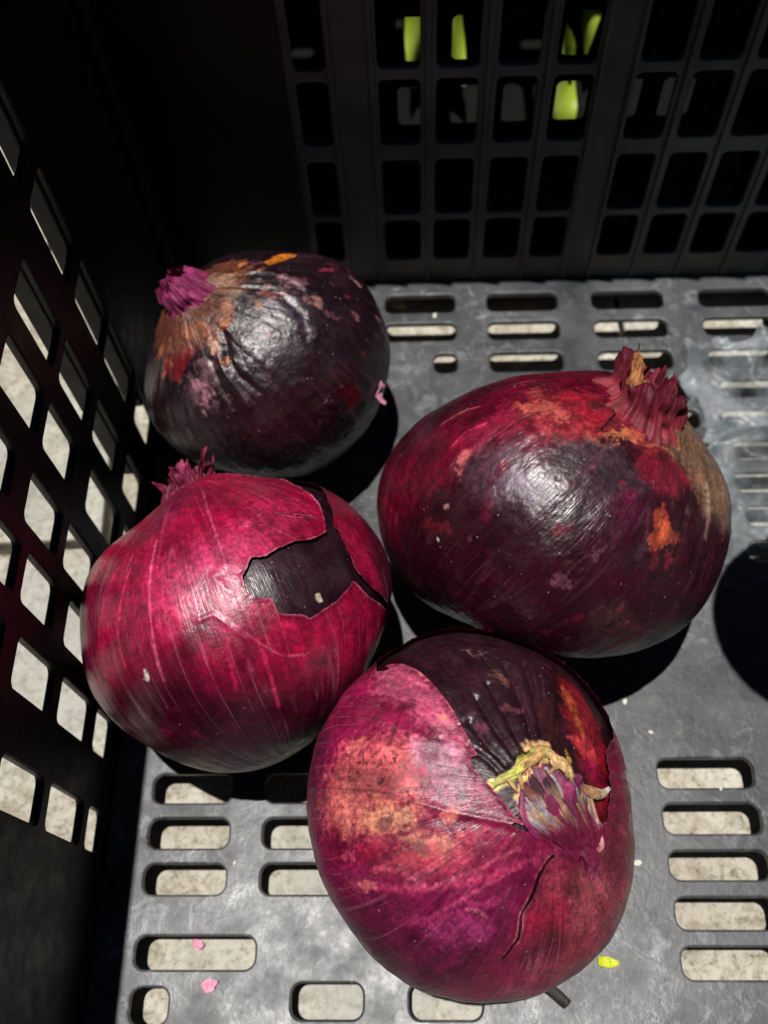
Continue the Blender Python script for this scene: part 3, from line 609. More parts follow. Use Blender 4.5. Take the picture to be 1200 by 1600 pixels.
  ('blob',[(27.3,-50.0),(27.8,-37.8)],(150,44,40),0.8,2,0.7,1.6),
  ('blob',[(38.1,-32.7),(51.3,-41.8),(43.5,-48.9)],(150,108,116),2.5,5,0.6,3),
  ('blob',[(42.2,-44.0),(49.8,-39.0)],(180,130,142),0.8,3.5,0.65,1.5),
  ('blob',[(35.8,42.9),(38.0,47.8)],(168,120,112),0.6,2.5,0.8,1.4),
  ('blob',[(45.7,56.4),(54.1,54.2)],(130,84,96),1,3.5,0.7,2),
  ('blob',[(60.8,46.8),(63.3,44.3)],(160,110,108),0.6,2.5,0.8,1.3),
  ('blob',[(46.0,47.3),(47.9,49.7)],(150,100,110),0.5,2,0.7,0.8),
  ('blob',[(41.9,16.7),(41.3,12.3)],(140,100,112),0.8,3,0.5,1.5),
  ('blob',[(40.7,92.2)],(180,110,120),0.5,1.2,0.8,0.8),
  ('poly',[(39.6,79.4),(49.3,88.2),(59.8,90.6),(57.3,84.2),(49.6,77.9),(40.6,72.3)],(218,132,44),0.5,0.8,0.95,0),
  ('blob',[(64.1,68.0),(70.8,71.5)],(150,60,80),0.5,1.5,0.6,0.7),
  ('blob',[(75.7,55.4)],(150,40,35),0.5,1.5,0.7,1),
  ('blob',[(90.3,33.1)],(120,20,35),0.5,1.5,0.7,1),
  ('poly',[(84.0,14.3),(89.5,18.1),(97.4,19.4),(103.8,18.1),(103.0,9.7),(91.2,9.5)],(105,6,24),0.7,1,0.95,0),
  ('blob',[(49.1,8.9),(48.0,29.5)],(92,72,90),6,5,0.5,8),
  ('poly',[(53.2,-3.7),(72.2,13.7),(93.4,27.9),(95.8,4.6),(90.5,-20.1),(76.8,-32.7),(60.6,-33.9)],(52,14,30),7,6,0.8,0),
  ('ridge',[(36.5,-18.6),(48.2,-21.7),(62.5,-20.5)],(0,0,0),1.3,0.2,0.8,0.7),
  ('ridge',[(37.1,-25.0),(49.1,-27.8),(59.4,-28.4)],(0,0,0),1.3,0.2,-0.6,0.7),
  ('ridge',[(35.3,-11.1),(49.1,-15.3),(60.3,-12.3)],(0,0,0),1.3,0.2,-0.6,0.7),
  ('ridge',[(31.2,67.3),(41.8,63.6),(56.3,51.4)],(0,0,0),1.5,0.2,0.6,0.8),
  ('ridge',[(29.1,45.7),(44.2,43.9),(56.5,34.2),(61.8,24.6)],(0,0,0),1.8,0.2,-0.5,1),
  ('ridge',[(28.9,-3.2),(37.7,-9.5),(41.8,-16.9)],(0,0,0),1.5,0.2,-0.7,0.9),
  ('path',[(108.7,20.9),(112.9,26.6),(118.7,32.7)],(0,0,0),0,0,0,0),
 ],
}

class Onion:
    def __init__(s, key, dents=()):
        s.key = key; o = ONIONS[key]
        for k in ("C", "axis", "e1", "rt", "up"): setattr(s, k, np.array(o[k], float))
        s.r, s.q, s.root, s.w = o["r"], o["q"], o["root"], np.array(o["w"])
        s.e2 = np.cross(s.axis, s.e1); s.dents = dents
        al = np.arange(24) * 2 * np.pi / 24
        s.dk = np.cos(al)[:, None] * s.rt + np.sin(al)[:, None] * s.up
    def dir(s, th, ph):
        th, ph = np.broadcast_arrays(th, ph)
        return np.cos(th)[..., None] * s.axis + np.sin(th)[..., None] * (np.cos(ph)[..., None] * s.e1 + np.sin(ph)[..., None] * s.e2)
    def rad(s, d):
        th = np.arccos(np.clip(d @ s.axis, -1, 1))
        b = 1 / np.sqrt(np.sin(th) ** 2 + np.cos(th) ** 2 / s.q ** 2) + .085 * np.exp(-(th / .36) ** 2) + s.root * np.exp(-((np.pi - th) / .45) ** 2)
        f = 1 + np.exp((d @ s.dk.T - 1) / .09) @ s.w
        for dd, a, wd in s.dents:
            f = f + a * np.exp((d @ dd - 1) / wd ** 2)
        return s.r * b * f
    def grid(s, n1, n2, tw=0.0):
        t = np.linspace(0, 1, n1); th = 0.012 + (np.pi - 0.024) * (t - tw * np.sin(2 * np.pi * t) / (2 * np.pi) if tw >= 0 else t ** (1 - tw))
        u = np.linspace(-np.pi, np.pi, n2); ph = u - 0.45 * np.sin(u)
        TH, PH = np.meshgrid(th, ph, indexing='ij')
        return TH.ravel(), PH.ravel()
    def pt(s, th_deg, ph_deg): return s.dir(np.radians(th_deg), np.radians(ph_deg))

def chart(on, pts, d, margin):
    D = np.array([on.pt(a, b) for a, b in pts]); mdir = D.mean(0); mdir /= np.linalg.norm(mdir)
    ext = np.arccos(np.clip(D @ mdir, -1, 1)).max()
    sel = np.nonzero(d @ mdir > math.cos(min(ext + margin, 2.6)))[0]
    t1 = np.cross(mdir, [0.1, 0.3, 1.0]); t1 /= np.linalg.norm(t1); t2 = np.cross(mdir, t1)
    def uv(q):
        a = np.arccos(np.clip(q @ mdir, -1, 1)); x, y = q @ t1, q @ t2; n = np.maximum(np.hypot(x, y), 1e-9)
        return np.stack([a * x / n, a * y / n], -1) * on.r * 1000
    return sel, uv(d[sel]), uv(D)

def seg_dist(p, Q, closed):
    best = np.full(len(p), 1e9)
    for i in range(len(Q) if closed else len(Q) - 1):
        a, b = Q[i], Q[(i + 1) % len(Q)]; ab = b - a; L2 = max(ab @ ab, 1e-12)
        t = np.clip((p - a) @ ab / L2, 0, 1); best = np.minimum(best, np.hypot(*(p - a - t[:, None] * ab).T))
    return best

def inside(p, Q):
    c = np.zeros(len(p), bool)
    for i in range(len(Q)):
        (x1, y1), (x2, y2) = Q[i], Q[(i + 1) % len(Q)]
        if y1 == y2: continue
        k = ((y1 > p[:, 1]) != (y2 > p[:, 1])) & (p[:, 0] < (x2 - x1) * (p[:, 1] - y1) / (y2 - y1) + x1); c ^= k
    return c

GAIN = 0.80
def paint(on, th, ph, base, layers, seed, rough=0.45):
    """Colour, relief and openings from skin marks and some painted sheen, reflection and shade; all distances in mm on the surface."""
    d = on.dir(th, ph); P = d * on.r * 1000
    n = len(d); col = np.tile(np.array(lin(base)) * GAIN, (n, 1)); rg = np.full(n, rough); sp = np.zeros(n)
    disp = np.zeros(n); keep = np.full(n, 9.0)
    nz = 0.62 * fbm(P / 4.2, seed, 4, .6) + 0.38 * fbm(P / 1.3, seed + 9, 3, .65); nz2 = fbm(P / 14, seed + 5, 3); mic = fbm(P / 1.1, seed + 21, 3, .7)
    st = vnoise(np.stack([np.cos(ph) * 16, np.sin(ph) * 16, th * 1.2], -1), seed + 3)
    col *= (1 + .45 * nz2 + .16 * st + .30 * nz)[:, None]
    for it in layers:
        kind, pts, c, fe, na, strg, wd = it
        sel, p, Q = chart(on, pts, d, (wd + fe * 3 + na * 2 + 3) / (on.r * 1000))
        if not len(sel): continue
        jag = na * 0.9 * (1.5 * nz[sel] + .35 * st[sel] + .7 * mic[sel])
        if kind in ("poly", "inner", "cut") and len(Q) > 2 and wd == 0:
            dist = seg_dist(p, Q, True); sd = np.where(inside(p, Q), dist, -dist)
        else:
            sd = wd - (seg_dist(p, Q, False) if len(Q) > 1 else np.hypot(*(p - Q[0]).T))
        if kind == "cut": keep[sel] = np.minimum(keep[sel], -(sd + jag)); continue
        if kind == "crack":
            taper = 1.0
            keep[sel] = np.minimum(keep[sel], -(sd + jag)); 
            disp[sel] -= .25 * np.exp(-((sd - wd) / (wd + .6)) ** 2)
            if strg < 1: col[sel] *= (1 - .9 * sstep(-fe - .1, fe + .1, sd))[:, None]
            continue
        if kind in ("ridge", "iridge"):
            disp[sel] += (1.9 if kind == 'iridge' else 1.0) * strg * np.exp(-((sd - wd) / fe) ** 2); continue
        a = strg * sstep(-fe, fe, sd + jag)
        cc = np.array(lin(c)) * GAIN * (1 + .55 * nz[sel] + .30 * nz2[sel] + .14 * st[sel] + .25 * mic[sel])[:, None]
        col[sel] += a[:, None] * (cc - col[sel])
        if kind == "vein": disp[sel] += .10 * a
        elif na >= 1.5 and max(c) > 150: rg[sel] += .12 * a
    col *= np.clip(1 + .42 * mic, .25, 2)[:, None]
    return d, col, rg, sp, disp, keep, nz, nz2, st

def clip_faces(F, s):
    """Cut a triangle soup along the zero line of a per-vertex field; returns triangles and (i, j, t) of the new vertices."""
    ins = s > 0; cnt = ins[F].sum(1)
    out = [F[cnt == 3]]; n0 = len(s); new = {}; ni, nj, tt = [], [], []
    def cut(i, j):
        k = (i, j) if i < j else (j, i)
        if k not in new:
            new[k] = n0 + len(ni); a, b = k; ni.append(a); nj.append(b); tt.append(s[a] / (s[a] - s[b]))
        return new[k]
    extra = []
    for tri in F[(cnt == 1) | (cnt == 2)]:
        q = []
        for k in range(3):
            i, j = int(tri[k]), int(tri[(k + 1) % 3])
            if ins[i]: q.append(i)
            if ins[i] != ins[j]: q.append(cut(i, j))
        for k in range(1, len(q) - 1): extra.append((q[0], q[k], q[k + 1]))
    if extra: out.append(np.array(extra))
    return np.concatenate(out), np.array(ni, int), np.array(nj, int), np.array(tt)

def build_layer(on, name, root, mat, n1, n2, base, layers, seed, offset=0.0, clip=False, wrinkle=0.05, lobes=0.12, big=0.4, rough=.45, speck=0.0, tw=0.0, post=None):
    th, ph = on.grid(n1, n2, tw)
    d, col, rg, sp, disp, keep, nz, nz2, st = paint(on, th, ph, base, layers, seed, rough)
    r = on.rad(d)
    fade = np.clip(np.sin(th) * 2, 0, 1)
    cr = 1 - 2.4 * np.abs(fbm(np.stack([np.cos(ph) * 13, np.sin(ph) * 13, th * 9], -1), seed + 40, 3, .55))
    relief = big * nz2 + lobes * 1.8 * st * fade + wrinkle * (1.5 * nz + 1.1 * cr * sstep(-.25, .35, nz2 + .3 * nz)) + disp
    if clip:
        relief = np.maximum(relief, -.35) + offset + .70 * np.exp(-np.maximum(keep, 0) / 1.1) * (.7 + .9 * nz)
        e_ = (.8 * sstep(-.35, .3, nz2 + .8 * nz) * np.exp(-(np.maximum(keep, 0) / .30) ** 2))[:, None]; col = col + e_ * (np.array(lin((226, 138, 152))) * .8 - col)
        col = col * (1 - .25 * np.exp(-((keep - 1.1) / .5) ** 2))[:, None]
    else: relief = relief + offset
    V = d * (r + relief * mm)[:, None]
    col = col * np.clip(1 + .22 * nz, .3, 2)[:, None]
    col = 1.18 * np.clip(col, 0, 1) ** 1.12
    if post is not None: col, rg, sp = post(on, d, th, ph, col, rg, sp, nz, nz2, st)
    aux = np.stack([rg, np.clip(sp, 0, 1), 0 * rg], 1); uv = np.stack([ph / (2 * np.pi) + .5, th / np.pi], 1)
    F = grid_faces(n1, n2)
    if clip:
        Tn = np.concatenate([F[:, [0, 1, 2]], F[:, [0, 2, 3]]])
        Fk, ni, nj, t = clip_faces(Tn, keep)
        lerp = lambda A: np.concatenate([A, A[ni] + (A[nj] - A[ni]) * t[:, None]]) if len(ni) else A
        V, col, aux, uv = lerp(V), lerp(col), lerp(aux), lerp(uv)
        used = np.zeros(len(V), bool); used[Fk.ravel()] = True; remap = np.cumsum(used) - 1
        V, col, aux, uv = V[used], col[used], aux[used], uv[used]; faces = [remap[Fk]]
    else:
        faces = [F]
    o = link(name, mesh_np(name, V, faces, np.clip(col, 0, 1), aux, uv), mat, root)
    o.location = (0, 0, on.C[2])
    return o

def tuft(on, name, root, base_r, mid_r, top_r, height, sink, seed, c_out, c_in, npl=9, ragged=.45, lean=(0, 0), off=(0, 0), span=2 * np.pi, ph0=0.0, pow_=1.6, n1=40, n2=170, flat=0.0, ax=None, lean3=(0, 0, 0)):
    """A pleated, torn collar of dry skin round the neck: base on the bulb, pinched, then flaring to a ragged edge."""
    t = np.linspace(0, 1, n1)[:, None]; p = ph0 + np.linspace(0, span, n2)[None]
    cp, sp_ = np.cos(p), np.sin(p)
    seedv = np.stack([cp * 2.2 + seed, sp_ * 2.2, 0 * p], -1)[0]
    edge = 1 - ragged * (0.28 + 1.1 * (fbm(seedv * 1.1, seed, 2)) + .28 * vnoise(seedv * 3.2, seed + 2) + .03 * vnoise(seedv * 9, seed + 3))[None]
    tt = t * np.clip(edge, .15, 1.2)
    prof = np.where(tt < .45, base_r + (mid_r - base_r) * sstep(0, .45, tt) , mid_r + (top_r - mid_r) * np.clip((tt - .45) / .55, 0, 1) ** pow_)
    pl = 1 + (.05 + .07 * tt) * np.sin(npl * p + 1.5 * np.sin(2 * p + seed) + 1.5 * tt) + .03 * np.sin(26 * p + 3 * np.sin(p * 2)) + .16 * vnoise(np.stack([cp * 6 + 0 * t, sp_ * 6 + 0 * t, tt * 3 + seed], -1), seed)
    rr = prof * pl * mm
    z = (height * tt + 1.2 * tt * vnoise(np.stack([cp * 3 + 0 * t, sp_ * 3 + 0 * t, tt * 4], -1), seed + 7)) * mm
    A = on.axis if ax is None else ax; E1 = on.e1 - A * (on.e1 @ A); E1 /= np.linalg.norm(E1); E2 = np.cross(A, E1)
    R0 = on.rad(A[None])[0] - sink * mm
    X = rr * cp * (1 - flat) + (lean[0] * tt ** 1.5 + off[0]) * mm; Y = rr * sp_ + (lean[1] * tt ** 1.5 + off[1]) * mm
    V = (A * (R0 + z)[..., None] + E1 * X[..., None] + E2 * Y[..., None] + np.array(lean3) * mm * (tt ** 1.4)[..., None]).reshape(-1, 3)
    k = np.clip(tt + .25 * np.sin(npl * p + 2.5 * tt), 0, 1)
    nz = fbm(V * 700, seed, 3)
    col = (np.array(lin(c_out))[None, None] * (1 - k[..., None]) + np.array(lin(c_in))[None, None] * k[..., None]).reshape(-1, 3) * GAIN * (1 + .35 * nz)[:, None]
    aux = np.stack([np.full(len(V), .55), 0 * nz, 0 * nz], 1)
    uv = np.stack([(p + 0 * t) / (2 * np.pi), t + 0 * p], -1).reshape(-1, 2) * np.array([.3, .3])
    o = link(name, mesh_np(name, V, [grid_faces(n1, n2)], np.clip(col, 0, 1), aux, uv), M["husk"], root)
    o.location = (0, 0, on.C[2]); return o

def onion_root(on, label):
    e = empty("red_onion", (on.C[0], on.C[1], 0)); tag(e, label, "onion", "red onions lying in the crate"); return e

def unit(v): v = np.array(v, float); return v / np.linalg.norm(v)
cl, cf_, cr_ = (np.array(ONIONS[k]["C"]) for k in ("left", "front", "right"))
ON = {"left": Onion("left", [(unit(cf_ - cl), -.022, .3)]), "front": Onion("front", [(unit(cl - cf_), -.026, .3), (unit(cr_ - cf_), -.012, .3)]),
      "right": Onion("right", [(unit(cf_ - cr_), -.012, .3)]), "back": Onion("back")}
SPLIT = {k: ([i for i in PAINT[k] if i[0] not in ("inner", "iridge", "path")], [i for i in PAINT[k] if i[0] in ("inner", "iridge")], [i for i in PAINT[k] if i[0] == "path"]) for k in PAINT}

def mottles(seed, n, pal, r0, r1, th_, ph_, strg):
    q = random.Random(seed); out = []
    for _ in range(n):
        a, b = q.uniform(*th_), q.uniform(*ph_); out.append(("blob", [(a, b), (a + q.uniform(-4, 4), b + q.uniform(-2, 2))], q.choice(pal), .5, q.uniform(1.5, 4), q.uniform(*strg), r0 + (r1 - r0) * q.random() ** 2))
    return out
SPLIT["front"][0][:] = SPLIT["front"][0] + mottles(1, 70, [(150, 22, 74), (120, 16, 60), (226, 132, 118), (200, 84, 110), (90, 14, 46)], .25, 2.2, (25, 95), (-170, 30), (.35, .8))
SPLIT["right"][0][:] = SPLIT["right"][0] + mottles(2, 70, [(96, 16, 46), (36, 8, 22), (128, 30, 52), (110, 70, 84), (40, 18, 30)], .25, 2.2, (30, 130), (-80, 80), (.3, .7))
SPLIT["back"][0][:] = SPLIT["back"][0] + mottles(3, 90, [(150, 100, 110), (120, 74, 84), (30, 14, 22), (96, 40, 60), (170, 128, 124)], .15, 1.1, (25, 130), (-85, 85), (.3, .8)) + mottles(4, 30, [(70, 34, 28), (176, 110, 66), (120, 60, 44), (60, 26, 26)], .3, 1.6, (14, 40), (-90, 90), (.5, .9))
SPLIT["left"][0][:] = SPLIT["left"][0] + mottles(5, 60, [(110, 12, 44), (130, 18, 56), (76, 8, 30), (60, 6, 26)], .2, 1.6, (30, 130), (-80, 80), (.3, .7))

# left onion: crimson skin torn open over a dark purple bulb
on = ON["left"]; rt = onion_root(on, "crimson onion by the lattice wall, its glossy skin torn open over a dark purple patch")
build_layer(on, "bulb", rt, M["bulb"], 240, 420, (46, 20, 32), SPLIT["left"][1], 11, -1.0, wrinkle=.06, big=.25, rough=.27)
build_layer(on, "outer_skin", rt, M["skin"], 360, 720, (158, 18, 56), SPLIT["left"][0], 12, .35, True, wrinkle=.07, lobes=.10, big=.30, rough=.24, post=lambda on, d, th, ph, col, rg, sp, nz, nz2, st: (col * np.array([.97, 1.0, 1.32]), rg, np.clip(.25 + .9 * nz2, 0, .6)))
tuft(on, "neck", rt, 10.5, 8.5, 10.5, 9.0, 4, 27, (110, 20, 50), (140, 32, 72), 4, .6, (-1, 0))
tuft(on, "dry_neck_skin", rt, 7.0, 5.0, 8.0, 11.5, 4, 25, (95, 16, 42), (150, 45, 85), 3, .7, (1, 3))

# right onion: large maroon bulb with worn orange patches and an open papery neck
on = ON["right"]; rt = onion_root(on, "largest maroon onion on the right, with orange worn patches and an open papery neck")
build_layer(on, "bulb", rt, M["bulb"], 380, 760, (60, 10, 30), SPLIT["right"][0], 31, wrinkle=.15, lobes=.10, big=.40, rough=.26)
NX = on.pt(*SPLIT["right"][2][0][1][0]); LN = on.up * 3.5 - on.rt * 4.5
tuft(on, "neck", rt, 18, 13.0, 12.5, 13.0, 6, 41, (150, 46, 58), (104, 18, 44), 3, .24, (1, 0), flat=.1, ax=NX, lean3=LN)
tuft(on, "dry_neck_skin", rt, 13, 9.5, 9.5, 13.5, 5, 44, (120, 45, 45), (196, 132, 80), 2, .35, (0, -1), span=3.0, ph0=-2.6, ax=NX, lean3=LN)
tuft(on, "dry_neck_skin", rt, 9, 6.5, 5.0, 14, 4, 47, (70, 12, 30), (140, 40, 60), 3, .4, (0, 2), ax=NX, lean3=LN)

# front onion: magenta skin half peeled from a ridged, nearly black bulb
on = ON["front"]; rt = onion_root(on, "magenta onion nearest the camera, half its speckled skin peeled off a ridged dark bulb")
def front_specks(on, d, th, ph, col, rg, sp, nz, nz2, st):
    c0 = on.pt(*FRONT_SPECK); a = np.arccos(np.clip(d @ c0, -1, 1)) * on.r * 1000
    return col, rg, np.clip(1.1 - a / 34 + .5 * nz2, 0, 1)
FRONT_SPECK = [i for i in SPLIT["front"][2]][0][1][0]
build_layer(on, "bulb", rt, M["bulb"], 330, 560, (50, 18, 30), SPLIT["front"][1], 51, -.9, wrinkle=.08, lobes=.10, big=.25, rough=.27, tw=-.25)
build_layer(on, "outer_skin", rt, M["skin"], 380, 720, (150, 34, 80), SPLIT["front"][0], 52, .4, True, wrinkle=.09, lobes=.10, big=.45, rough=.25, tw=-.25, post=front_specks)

def crom(A, i, f):
    A = np.asarray(A, float); B = np.concatenate([[2 * A[0] - A[1]], A, [2 * A[-1] - A[-2]]])
    p0, p1, p2, p3 = B[i], B[i + 1], B[i + 2], B[i + 3]; t = f[:, None] if A.ndim > 1 else f
    return .5 * (2 * p1 + (p2 - p0) * t + (2 * p0 - 5 * p1 + 4 * p2 - p3) * t ** 2 + (3 * p1 - p0 - 3 * p2 + p3) * t ** 3)

def tube(on, D, radii, lifts, cols, seed, npl, flat, n1, n2, rough_=1.0):
    """A pleated, tapering strand along directions D, lifted in mm above the bulb: vertices, colours, uv, aux."""
    P0 = D * (on.rad(D) + np.array(lifts) * mm)[:, None]
    s = np.linspace(0, len(P0) - 1, n1); i = np.clip(s.astype(int), 0, len(P0) - 2); f = s - i
    Pc = crom(P0, i, f); rad = np.interp(s, np.arange(len(radii)), radii); C3 = np.stack([np.interp(s, np.arange(len(cols)), [lin(c)[k] for c in cols]) for k in range(3)], 1)
    tan = np.gradient(Pc, axis=0); tan /= np.linalg.norm(tan, axis=1)[:, None]; nrm = Pc / np.linalg.norm(Pc, axis=1)[:, None]
    sd = np.cross(tan, nrm); sd /= np.linalg.norm(sd, axis=1)[:, None]; nrm = np.cross(sd, tan)
    p = np.linspace(0, 2 * np.pi, n2)[None]; sv = s[:, None]
    nn = vnoise(np.stack([np.cos(p) * 3 + 0 * sv, np.sin(p) * 3 + 0 * sv, sv * 1.3 + seed + 0 * p], -1), seed)
    cylc = np.stack([np.cos(p) * 5 + 0 * sv, np.sin(p) * 5 + 0 * sv, sv * 2.2 + seed + 0 * p], -1)
    n3 = 1 - 2.2 * np.abs(fbm(cylc, seed + 4, 4, .6))
    rr = rad[:, None] * mm * (1 + .09 * np.sin(npl * p + .9 * sv + seed) + rough_ * (.05 * np.sin(23 * p + 2 * sv + 3 * nn) + .28 * nn + .16 * n3))
    V = (Pc[:, None] + sd[:, None] * (rr * np.cos(p))[..., None] + nrm[:, None] * (rr * flat * np.sin(p))[..., None]).reshape(-1, 3)
    nz = fbm(V * 700, seed, 3)
    col = np.repeat(C3, n2, 0) * GAIN * (1 + .6 * nz)[:, None] * np.clip(.72 + .5 * n3, .12, 1.35).reshape(-1, 1)
    uv = np.stack([p / (2 * np.pi) + 0 * sv, .1 * sv + 0 * p], -1).reshape(-1, 2) * np.array([.35, 1])
    return V, col, uv, grid_faces(n1, n2)

def strands(on, root, name, parts_):
    V = np.concatenate([q[0] for q in parts_]); col = np.concatenate([q[1] for q in parts_]); uv = np.concatenate([q[2] for q in parts_])
    F, n = [], 0
    for q in parts_: F.append(q[3] + n); n += len(q[0])
    aux = np.stack([np.full(n, .42), np.zeros(n), np.zeros(n)], 1)
    o = link(name, mesh_np(name, V, F, np.clip(col, 0, 1), aux, uv), M["husk"], root); o.location = (0, 0, on.C[2]); return o

PATHS = [[on.pt(a, b) for a, b in i[1]] for i in SPLIT["front"][2]]
def along(path, w):
    A = np.array(path); x = min(max(w, 0), 1) * (len(A) - 1); i = np.array([min(int(x), len(A) - 2)]); return unit(crom(A, i, np.array([x - i[0]]))[0])
rngn = random.Random(12); fib = []
PAL = [(176, 164, 172), (196, 160, 126), (130, 48, 84), (186, 146, 116), (80, 30, 52), (150, 120, 136), (128, 34, 74), (200, 170, 120), (48, 16, 32), (120, 70, 60)]
fib.append(tube(on, np.array([along(PATHS[1], .5), along(PATHS[5], .5), along(PATHS[6], .5)]), [6, 9, 5], [-3.0, -2.4, -1.4], [(140, 90, 110), (140, 40, 88), (140, 34, 84)], 61, 7, .32, 60, 100))
for k in range(26):
    w = (k + .5) / 26; j = lambda: rngn.uniform(-.035, .035)
    D = np.array([along(PATHS[1], w + j()), unit(along(PATHS[1], w + j()) * .5 + along(PATHS[5], w + j()) * .5), along(PATHS[5], w + j()), unit(along(PATHS[5], w + j()) * .5 + along(PATHS[6], w + j()) * .5), along(PATHS[6], w + j())])
    a_, b_ = PAL[rngn.randrange(len(PAL))], PAL[rngn.randrange(len(PAL))]
    up_ = rngn.uniform(-1.2, .1)
    fib.append(tube(on, D, [rngn.uniform(.3, .9), rngn.uniform(.7, 1.5), rngn.uniform(.8, 1.5), 1.1, .5], [-1.2, up_, up_ + rngn.uniform(-.3, .7), .5, .2], [a_, a_, b_, (122, 28, 66), (126, 24, 62)], 100 + k, 3, .7, 40, 20))
strands(on, rt, "neck", fib)
rim_ = []
for k, (w0, w1, c1, c2) in enumerate([(0, .55, (214, 204, 120), (206, 210, 96)), (.4, 1, (196, 206, 90), (226, 186, 128)), (.1, .7, (226, 196, 140), (200, 160, 100)), (.65, 1, (214, 170, 110), (228, 190, 130))]):
    ws = np.linspace(w0, w1, 6); D = np.array([unit(along(PATHS[2], x) + .012 * np.array([rngn.uniform(-1, 1) for _ in range(3)])) for x in ws])
    rim_.append(tube(on, D, [.4, .9, 1.2, 1.3, 1.0, .4], [-.3, .3, .5, .5, .4, -.2], [c1, c1, c2, c2], 140 + k, 3, .6, 46, 22, 1.6))
for k in range(20):
    w = rngn.uniform(.1, 1); b0 = along(PATHS[2], w); t1 = unit(b0 + .10 * unit(along(PATHS[1], min(1, w * .8)) - b0) * rngn.uniform(.4, 1.2)); t0 = unit(b0 - .05 * (t1 - b0) * rngn.uniform(0, 8))
    rim_.append(tube(on, np.array([t0, b0, t1]), [.25, .7, .3], [.0, .5, .1], [(226, 190, 130), (214, 190, 110), (190, 120, 100)], 170 + k, 2, .6, 16, 12, 1.2))
strands(on, rt, "dry_neck_skin", rim_)
strands(on, rt, "dry_neck_skin", [tube(on, np.array(PATHS[3]), [.5, 1.3, 1.2, .5], [-.3, .8, 1.2, 1.8], [(170, 110, 90), (200, 150, 110), (225, 200, 170), (238, 230, 212)], 64, 3, .7, 40, 24),
    tube(on, np.array([PATHS[3][1], along(PATHS[6], .95), along(PATHS[6], .8)]), [.3, .9, .4], [.3, .8, .3], [(200, 150, 130), (214, 150, 150), (160, 60, 90)], 66, 3, .6, 30, 18)])
tip = [tube(on, np.array([PATHS[4][0], unit(PATHS[4][k] + .02 * np.array([rngn.uniform(-1, 1) for _ in range(3)])), unit(PATHS[4][3] + .04 * np.array([rngn.uniform(-1, 1) for _ in range(3)]))]), [1.2, 1.3, .35], [.2, rngn.uniform(.6, 1.6), rngn.uniform(.3, 1.6)], [(110, 22, 58), (130, 32, 74), (150, 56, 96)], 80 + k + q, 3, .7, 26, 16) for k in (1, 2) for q in range(5)]
strands(on, rt, "neck_tip", tip)

# back onion: purple-black bulb, bare orange shoulder, magenta stub of a neck
on = ON["back"]; rt = onion_root(on, "purple black onion at the back, bare orange shoulder around a magenta neck stub")
build_layer(on, "bulb", rt, M["bulb"], 340, 640, (40, 20, 31), SPLIT["back"][0], 71, wrinkle=.16, lobes=.12, big=.55, rough=.28)
tuft(on, "neck", rt, 11, 9.0, 6.5, 11, 4, 86, (130, 34, 78), (160, 52, 108), 3, .16, (-2, 0), pow_=1)
tuft(on, "dry_neck_skin", rt, 9, 7.0, 1.2, 10.5, 4, 83, (110, 24, 64), (150, 48, 100), 5, .15, (-2, 0), pow_=.8)

# ------------------------------------------------------------------ scraps
def flake(name, P, sx, sy, h, mat, label, cat, rz=0, seed=0, group=None, thick=.0004, tri=False):
    n = 15; a, b = np.meshgrid(np.linspace(-1, 1, n), np.linspace(-1, 1, n), indexing='ij')
    k = np.sqrt(np.maximum(1 - .5 * b ** 2, .1)); X = a * k * sx; Y = b * np.sqrt(np.maximum(1 - .5 * a ** 2, .1)) * sy
    if tri: X = a * sx * (b + 1.15) / 2.15; Y = b * sy
    Q = np.stack([X, Y, 0 * X], -1).reshape(-1, 3); w = fbm(Q / max(sx, sy) * 1.4 + seed, seed, 3)
    Q[:, 0] *= 1 + .3 * vnoise(Q / sx * 2 + 3, seed); Q[:, 2] = h * (.5 + .9 * w) + .3 * h * (a.ravel() ** 2); Q[:, 2] -= Q[:, 2].min()
    Vt = np.concatenate([Q, Q + [0, 0, thick]]); F = grid_faces(n, n); m_ = n * n
    bd = [(i, i + 1) for i in range(n - 1)] + [((i) * n + n - 1, (i + 1) * n + n - 1) for i in range(n - 1)] + [(m_ - 1 - i, m_ - 2 - i) for i in range(n - 1)] + [((n - 1 - i) * n, (n - 2 - i) * n) for i in range(n - 1)]
    S_ = np.array([(i, j, j + m_, i + m_) for i, j in bd])
    o = link(name, mesh_np(name, Vt, [F[:, ::-1], F + m_, S_]), mat); o.location = P; o.rotation_euler = (0, 0, R(rz)); return tag(o, label, cat, group)

